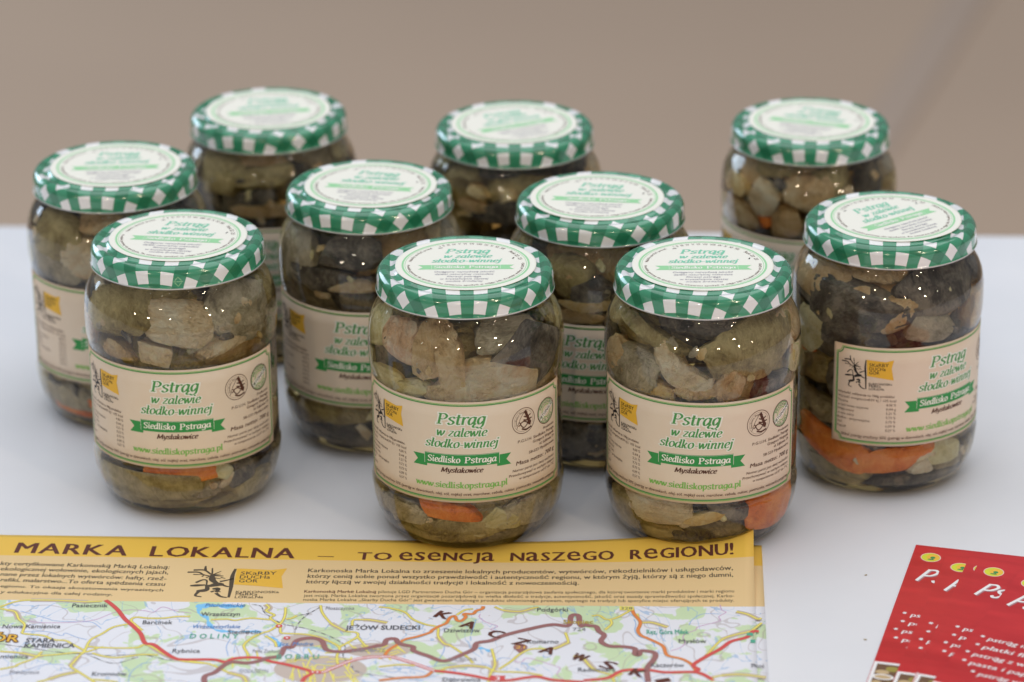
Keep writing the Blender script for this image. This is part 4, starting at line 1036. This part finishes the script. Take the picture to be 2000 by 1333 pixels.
styles = [('ink', 2.9, .0), ('ink', 3.2, .018), ('pale', 2.5, -.002), ('bluetxt', 2.6, 0), ('teal', 3.4, .004), ('ochre', 2.9, .012)]
for t, x0, y0, x1, y1, s in TOWNS:
    kname, cap, bold = styles[s]
    P.text(t, x0, y0, x1, y1, cap * 1.38, K[kname], 10, slant=.15 if s in (3,) else 0, bold=bold + .009)
for t, x, y in RANGE_LETTERS: P.text(t, x - 2.4, y - 2.2, x + (3.6 if t != 'I' else -1.2), y - 4.6, 7.2, K['brown'], 11, slant=.1, bold=.05)
for k_ in range(8): P.text('ÓR', -350.5 + .5 * math.cos(k_), -110.3 + .7 * math.sin(k_), -337.6 + .5 * math.cos(k_), -110.3 + .7 * math.sin(k_), 7.4, K['brown'], 10, bold=.02)
P.text('ÓR', -350.5, -110.3, -337.6, -110.3, 7.4, K['gold'], 12, bold=.02)
P.disc(-107.2, -107.2, 3.2, K['trail'], 10); P._put([(-109.6, -109.2), (-104.8, -109.2), (-107.2, -113.0)], [(0, 1, 2)], K['trail'], 9)
P.text('21', -109.4, -108.6, -105.2, -108.6, 2.9, K['gold'], 11, bold=.02)
P.rect(-119.5, -139.6, -112.6, -134.4, K['red'], 10); P.text('3', -117.0, -138.9, -115.0, -138.9, 3.8, K['white'], 11, bold=.02)
P.rect(-63.0, -69.5, -56.4, -65.6, K['yellow'], 10); P.text('328', -62.4, -68.8, -57.0, -68.8, 2.6, K['ink'], 11, bold=.012)
P.rect(-4.2, -92.6, -1.4, -89.6, K['teal'], 10); P.rect(-2.6, -99.4, -0.4, -96.2, K['teal'], 10)
for x, y in ((-219.5, -90.5), (-197, -134), (-214.5, -102)): P.disc(x, y, 1.6, K['red'], 10); P.disc(x, y, .6, K['white'], 11)
# heading, texts and mark
caps = {'MARKA': 11.8, 'LOKALNA': 11.6, 'TO': 8.4}
for t, x0, y0, x1, y1 in HEADER:       # one-height alphabet: small letters as tall as capitals
    ext = []
    for ch in t:
        v_, _ = font_text(ch); hgt = v_[:, 1].max(); ext.append((hgt, (v_[:, 0].max() - v_[:, 0].min()) * (CAP / hgt if ch.islower() else 1)))
    gap = 0.13; tot = sum(w_ for _, w_ in ext) + gap * (len(t) - 1); x = 0.0
    for ch, (hgt, w_) in zip(t, ext):
        fa, fb = x / tot, (x + w_) / tot; x += w_ + gap
        cap_ = caps.get(t, 9.2) * (CAP / hgt if ch.islower() else 1)
        P.text(ch, x0 + (x1 - x0) * fa, y0 + (y1 - y0) * fa, x0 + (x1 - x0) * fb, y0 + (y1 - y0) * fb, cap_, K['brown'], 3, bold=.009 if ch.islower() else .03)
P.line([(-209.4, -18.0), (-201.5, -18.2)], .65, K['brown'], 3)
for t, x0, y0, x1, y1, w in BODY:
    P.text(t, x0, y0, x1, y1, 4.0 if (w and y0 > -50) else 2.9, K['brown'] if 'Markę' in t else K['dark'], 3, bold=.014 if w else .0)
emblem(P, lambda x, y: (x, y), K['dark'], K['gold'], K['dark'], 1.3)
link_obj('printing', P.build('printing', on_sheet), sh)

# ------------------------------------------------------------------ fanned red flyers
M_RED = mat('flyer_red', (0.55, 0.02, 0.025), 0.32, 0.5)
n = N(M_RED); v = n.coords()
n.color(n.ramp(n.noise(n.coords('Object', (1, 5, 1)), 14, 3), [(0.3, (0.46, 0.012, 0.018)), (0.7, (0.62, 0.028, 0.034))]))
F_ = dict(white=ink('flyer_white', (0.84, 0.82, 0.83)), grey=ink('flyer_grey', (0.42, 0.22, 0.24)), lime=ink('flyer_lime', (0.66, 0.68, 0.05)), amber=ink('flyer_amber', (0.85, 0.50, 0.06)),
          leaf=ink('flyer_leaf', (0.05, 0.28, 0.09)), pink=ink('flyer_pink', (0.80, 0.50, 0.46)), photo=ink('flyer_photo_brown', (0.16, 0.085, 0.045)), fish=ink('flyer_photo_tan', (0.55, 0.40, 0.22)), olive=ink('flyer_photo_olive', (0.33, 0.28, 0.06)))
FINK = list(F_.values())
FW, FH = 105.0, 190.0
def flyer_print():
    P = Print(FINK)
    strokes, wd = pen_text('Pstrąg', thick=.2, thin=.13, slant=.42, serif=False)
    for dx, dy, ik, lay in ((.7, -.7, F_['grey'], 1), (0, 0, F_['white'], 2)):
        for L, R in strokes:
            T = lambda A: [(4.4 + dx + q[0] * 8.0, -38.0 + dy + q[1] * 9.2) for q in A]
            P.strip(T(L), T(R), ik, lay)
    return P.build('flyer_title', lambda x, y, h: (x * MM, y * MM, (h + .03) * MM))
def flyer_list():
    P = Print(FINK)
    for i, (s, x) in enumerate((('pstrąg marynowany', 6.0), ('płatki filetowe', 6.4), ('pstrąg z wody', 4.6), ('pasta i paprykarz', 6.0), ('pstrąg wędzony', 13.0))):
        y = -73.6 - i * 8.4
        for k in range(3):
            a = math.pi * k / 3; P.line([(x - 1.1 * math.cos(a), y + 1.4 - 1.1 * math.sin(a)), (x + 1.1 * math.cos(a), y + 1.4 + 1.1 * math.sin(a))], .5, F_['white'], 2)
        P.text(s, x + 3.0, y - 1.6, x + 3.0 + len(s) * 2.55, y - 1.6, 3.9, F_['white'], 2, slant=.15, bold=.02)
    return P.build('product_list', lambda x, y, h: (x * MM, y * MM, (h + .03) * MM))
def logo_print():
    P = Print(FINK)
    cx, cy_ = 9.0, -12.1
    P.disc(cx, cy_, 4.9, F_['pink'], 1, ry=4.9); P.disc(cx, cy_, 4.4, F_['lime'], 2); P.disc(cx + 1.1, cy_ + .2, 3.1, F_['amber'], 3)
    P.disc(cx + 1.0, cy_ - .2, 1.2, F_['leaf'], 4); P.disc(cx + .4, cy_ - 2.2, 1.6, F_['leaf'], 4, ry=.6); P.line([(cx + 1.4, cy_ + .4), (cx + 1.0, cy_ - 2.2)], .5, F_['leaf'], 5)
    return P.build('oval_logo', lambda x, y, h: (x * MM, y * MM, (h + .03) * MM))
ME_LOGO = logo_print()
def photo_print():
    P = Print(FINK); x = 0.0
    P.rect(x, -28, x + 13.4, 0, F_['white'], 1); P.rect(x + 1.6, -26, x + 12.2, -2, F_['photo'], 2)
    P.disc(x + 9, -6, 3.0, F_['olive'], 3, ry=2.4); P.disc(x + 5, -9.5, 3.2, F_['fish'], 3, ry=2); P.disc(x + 6, -14, 5, F_['white'], 4, ry=2.6); P.disc(x + 6, -14, 3.8, F_['fish'], 5, ry=1.7)
    P.disc(x + 4, -20, 2.4, F_['fish'], 3); P.disc(x + 10, -20, 2.0, F_['olive'], 3)
    return P.build('photograph', lambda x, y, h: (x * MM, y * MM, (h + .03) * MM))
ME_PHOTO = photo_print()
ME_FLYER = box_mesh('flyer', 0, FW * MM, -FH * MM, 0, -0.00018, 0, [M_RED])
ME_FLYER_TITLE = flyer_print(); ME_FLYER_LIST = flyer_list()
def flyer(px, py, lx, ly, rot, z, label):
    r = math.radians(rot); ox = px - (lx * math.cos(r) - ly * math.sin(r)); oy = py - (lx * math.sin(r) + ly * math.cos(r))
    o = link_obj('red_flyer', ME_FLYER, None, (ox * MM, oy * MM, z * MM), (0, 0, r))
    link_obj('flyer_title', ME_FLYER_TITLE, o); link_obj('product_list', ME_FLYER_LIST, o)
    link_obj('oval_logo', ME_LOGO, o)
    for k in range(5): link_obj('photograph', ME_PHOTO, o, ((.3 + k * 15.5) * MM, -0.122, 0))
    tag(o, label, 'flyer', 'red flyers fanned out on the table')
flyer(200.0, 1400.7, 9, -12.1, -15.6, 0.30, 'lowest red flyer of the fan, whole yellow oval logo by its corner')
flyer(212.8, 1389.0, 9, -12.1, -17.6, 0.62, 'second red flyer from the bottom of the fan, logo half covered')
flyer(223.3, 1386.2, 9, -12.1, -18.8, 0.94, 'third red flyer of the fan, almost wholly covered, only a sliver showing')
flyer(227.7, 1382.8, 9, -12.1, -21.0, 1.26, 'red flyer in the middle of the fan whose oval logo shows whole')
flyer(230.1, 1345.7, 5.9, -38.1, -24.0, 1.58, 'red flyer just under the topmost one, its logo cut by the edge above')
flyer(214.4, 1315.4, 7.5, -73.1, -27.0, 1.90, 'topmost red flyer of the fan with the full list of trout products')

# lint specks on the white cloth
bm = bmesh.new(); bmesh.ops.create_icosphere(bm, subdivisions=1, radius=0.0005)
for v_ in bm.verts: v_.co.z *= .4; v_.co.x *= 1.8
ME_SPECK = bpy.data.meshes.new('crumb'); bm.to_mesh(ME_SPECK); bm.free(); ME_SPECK.materials.append(FOOD['grey'])
for sx, sy, lb in ((167, 1383, 'tiny grey lint speck on the white table next to the corner logo flyer'), (160, 1318, 'tiny grey lint speck on the white table next to the flyer photographs')):
    o = link_obj('lint_speck', ME_SPECK, None, (sx * MM, sy * MM, 0.0003), (0, 0, sx))
    tag(o, lb, 'lint', 'lint specks on the table')
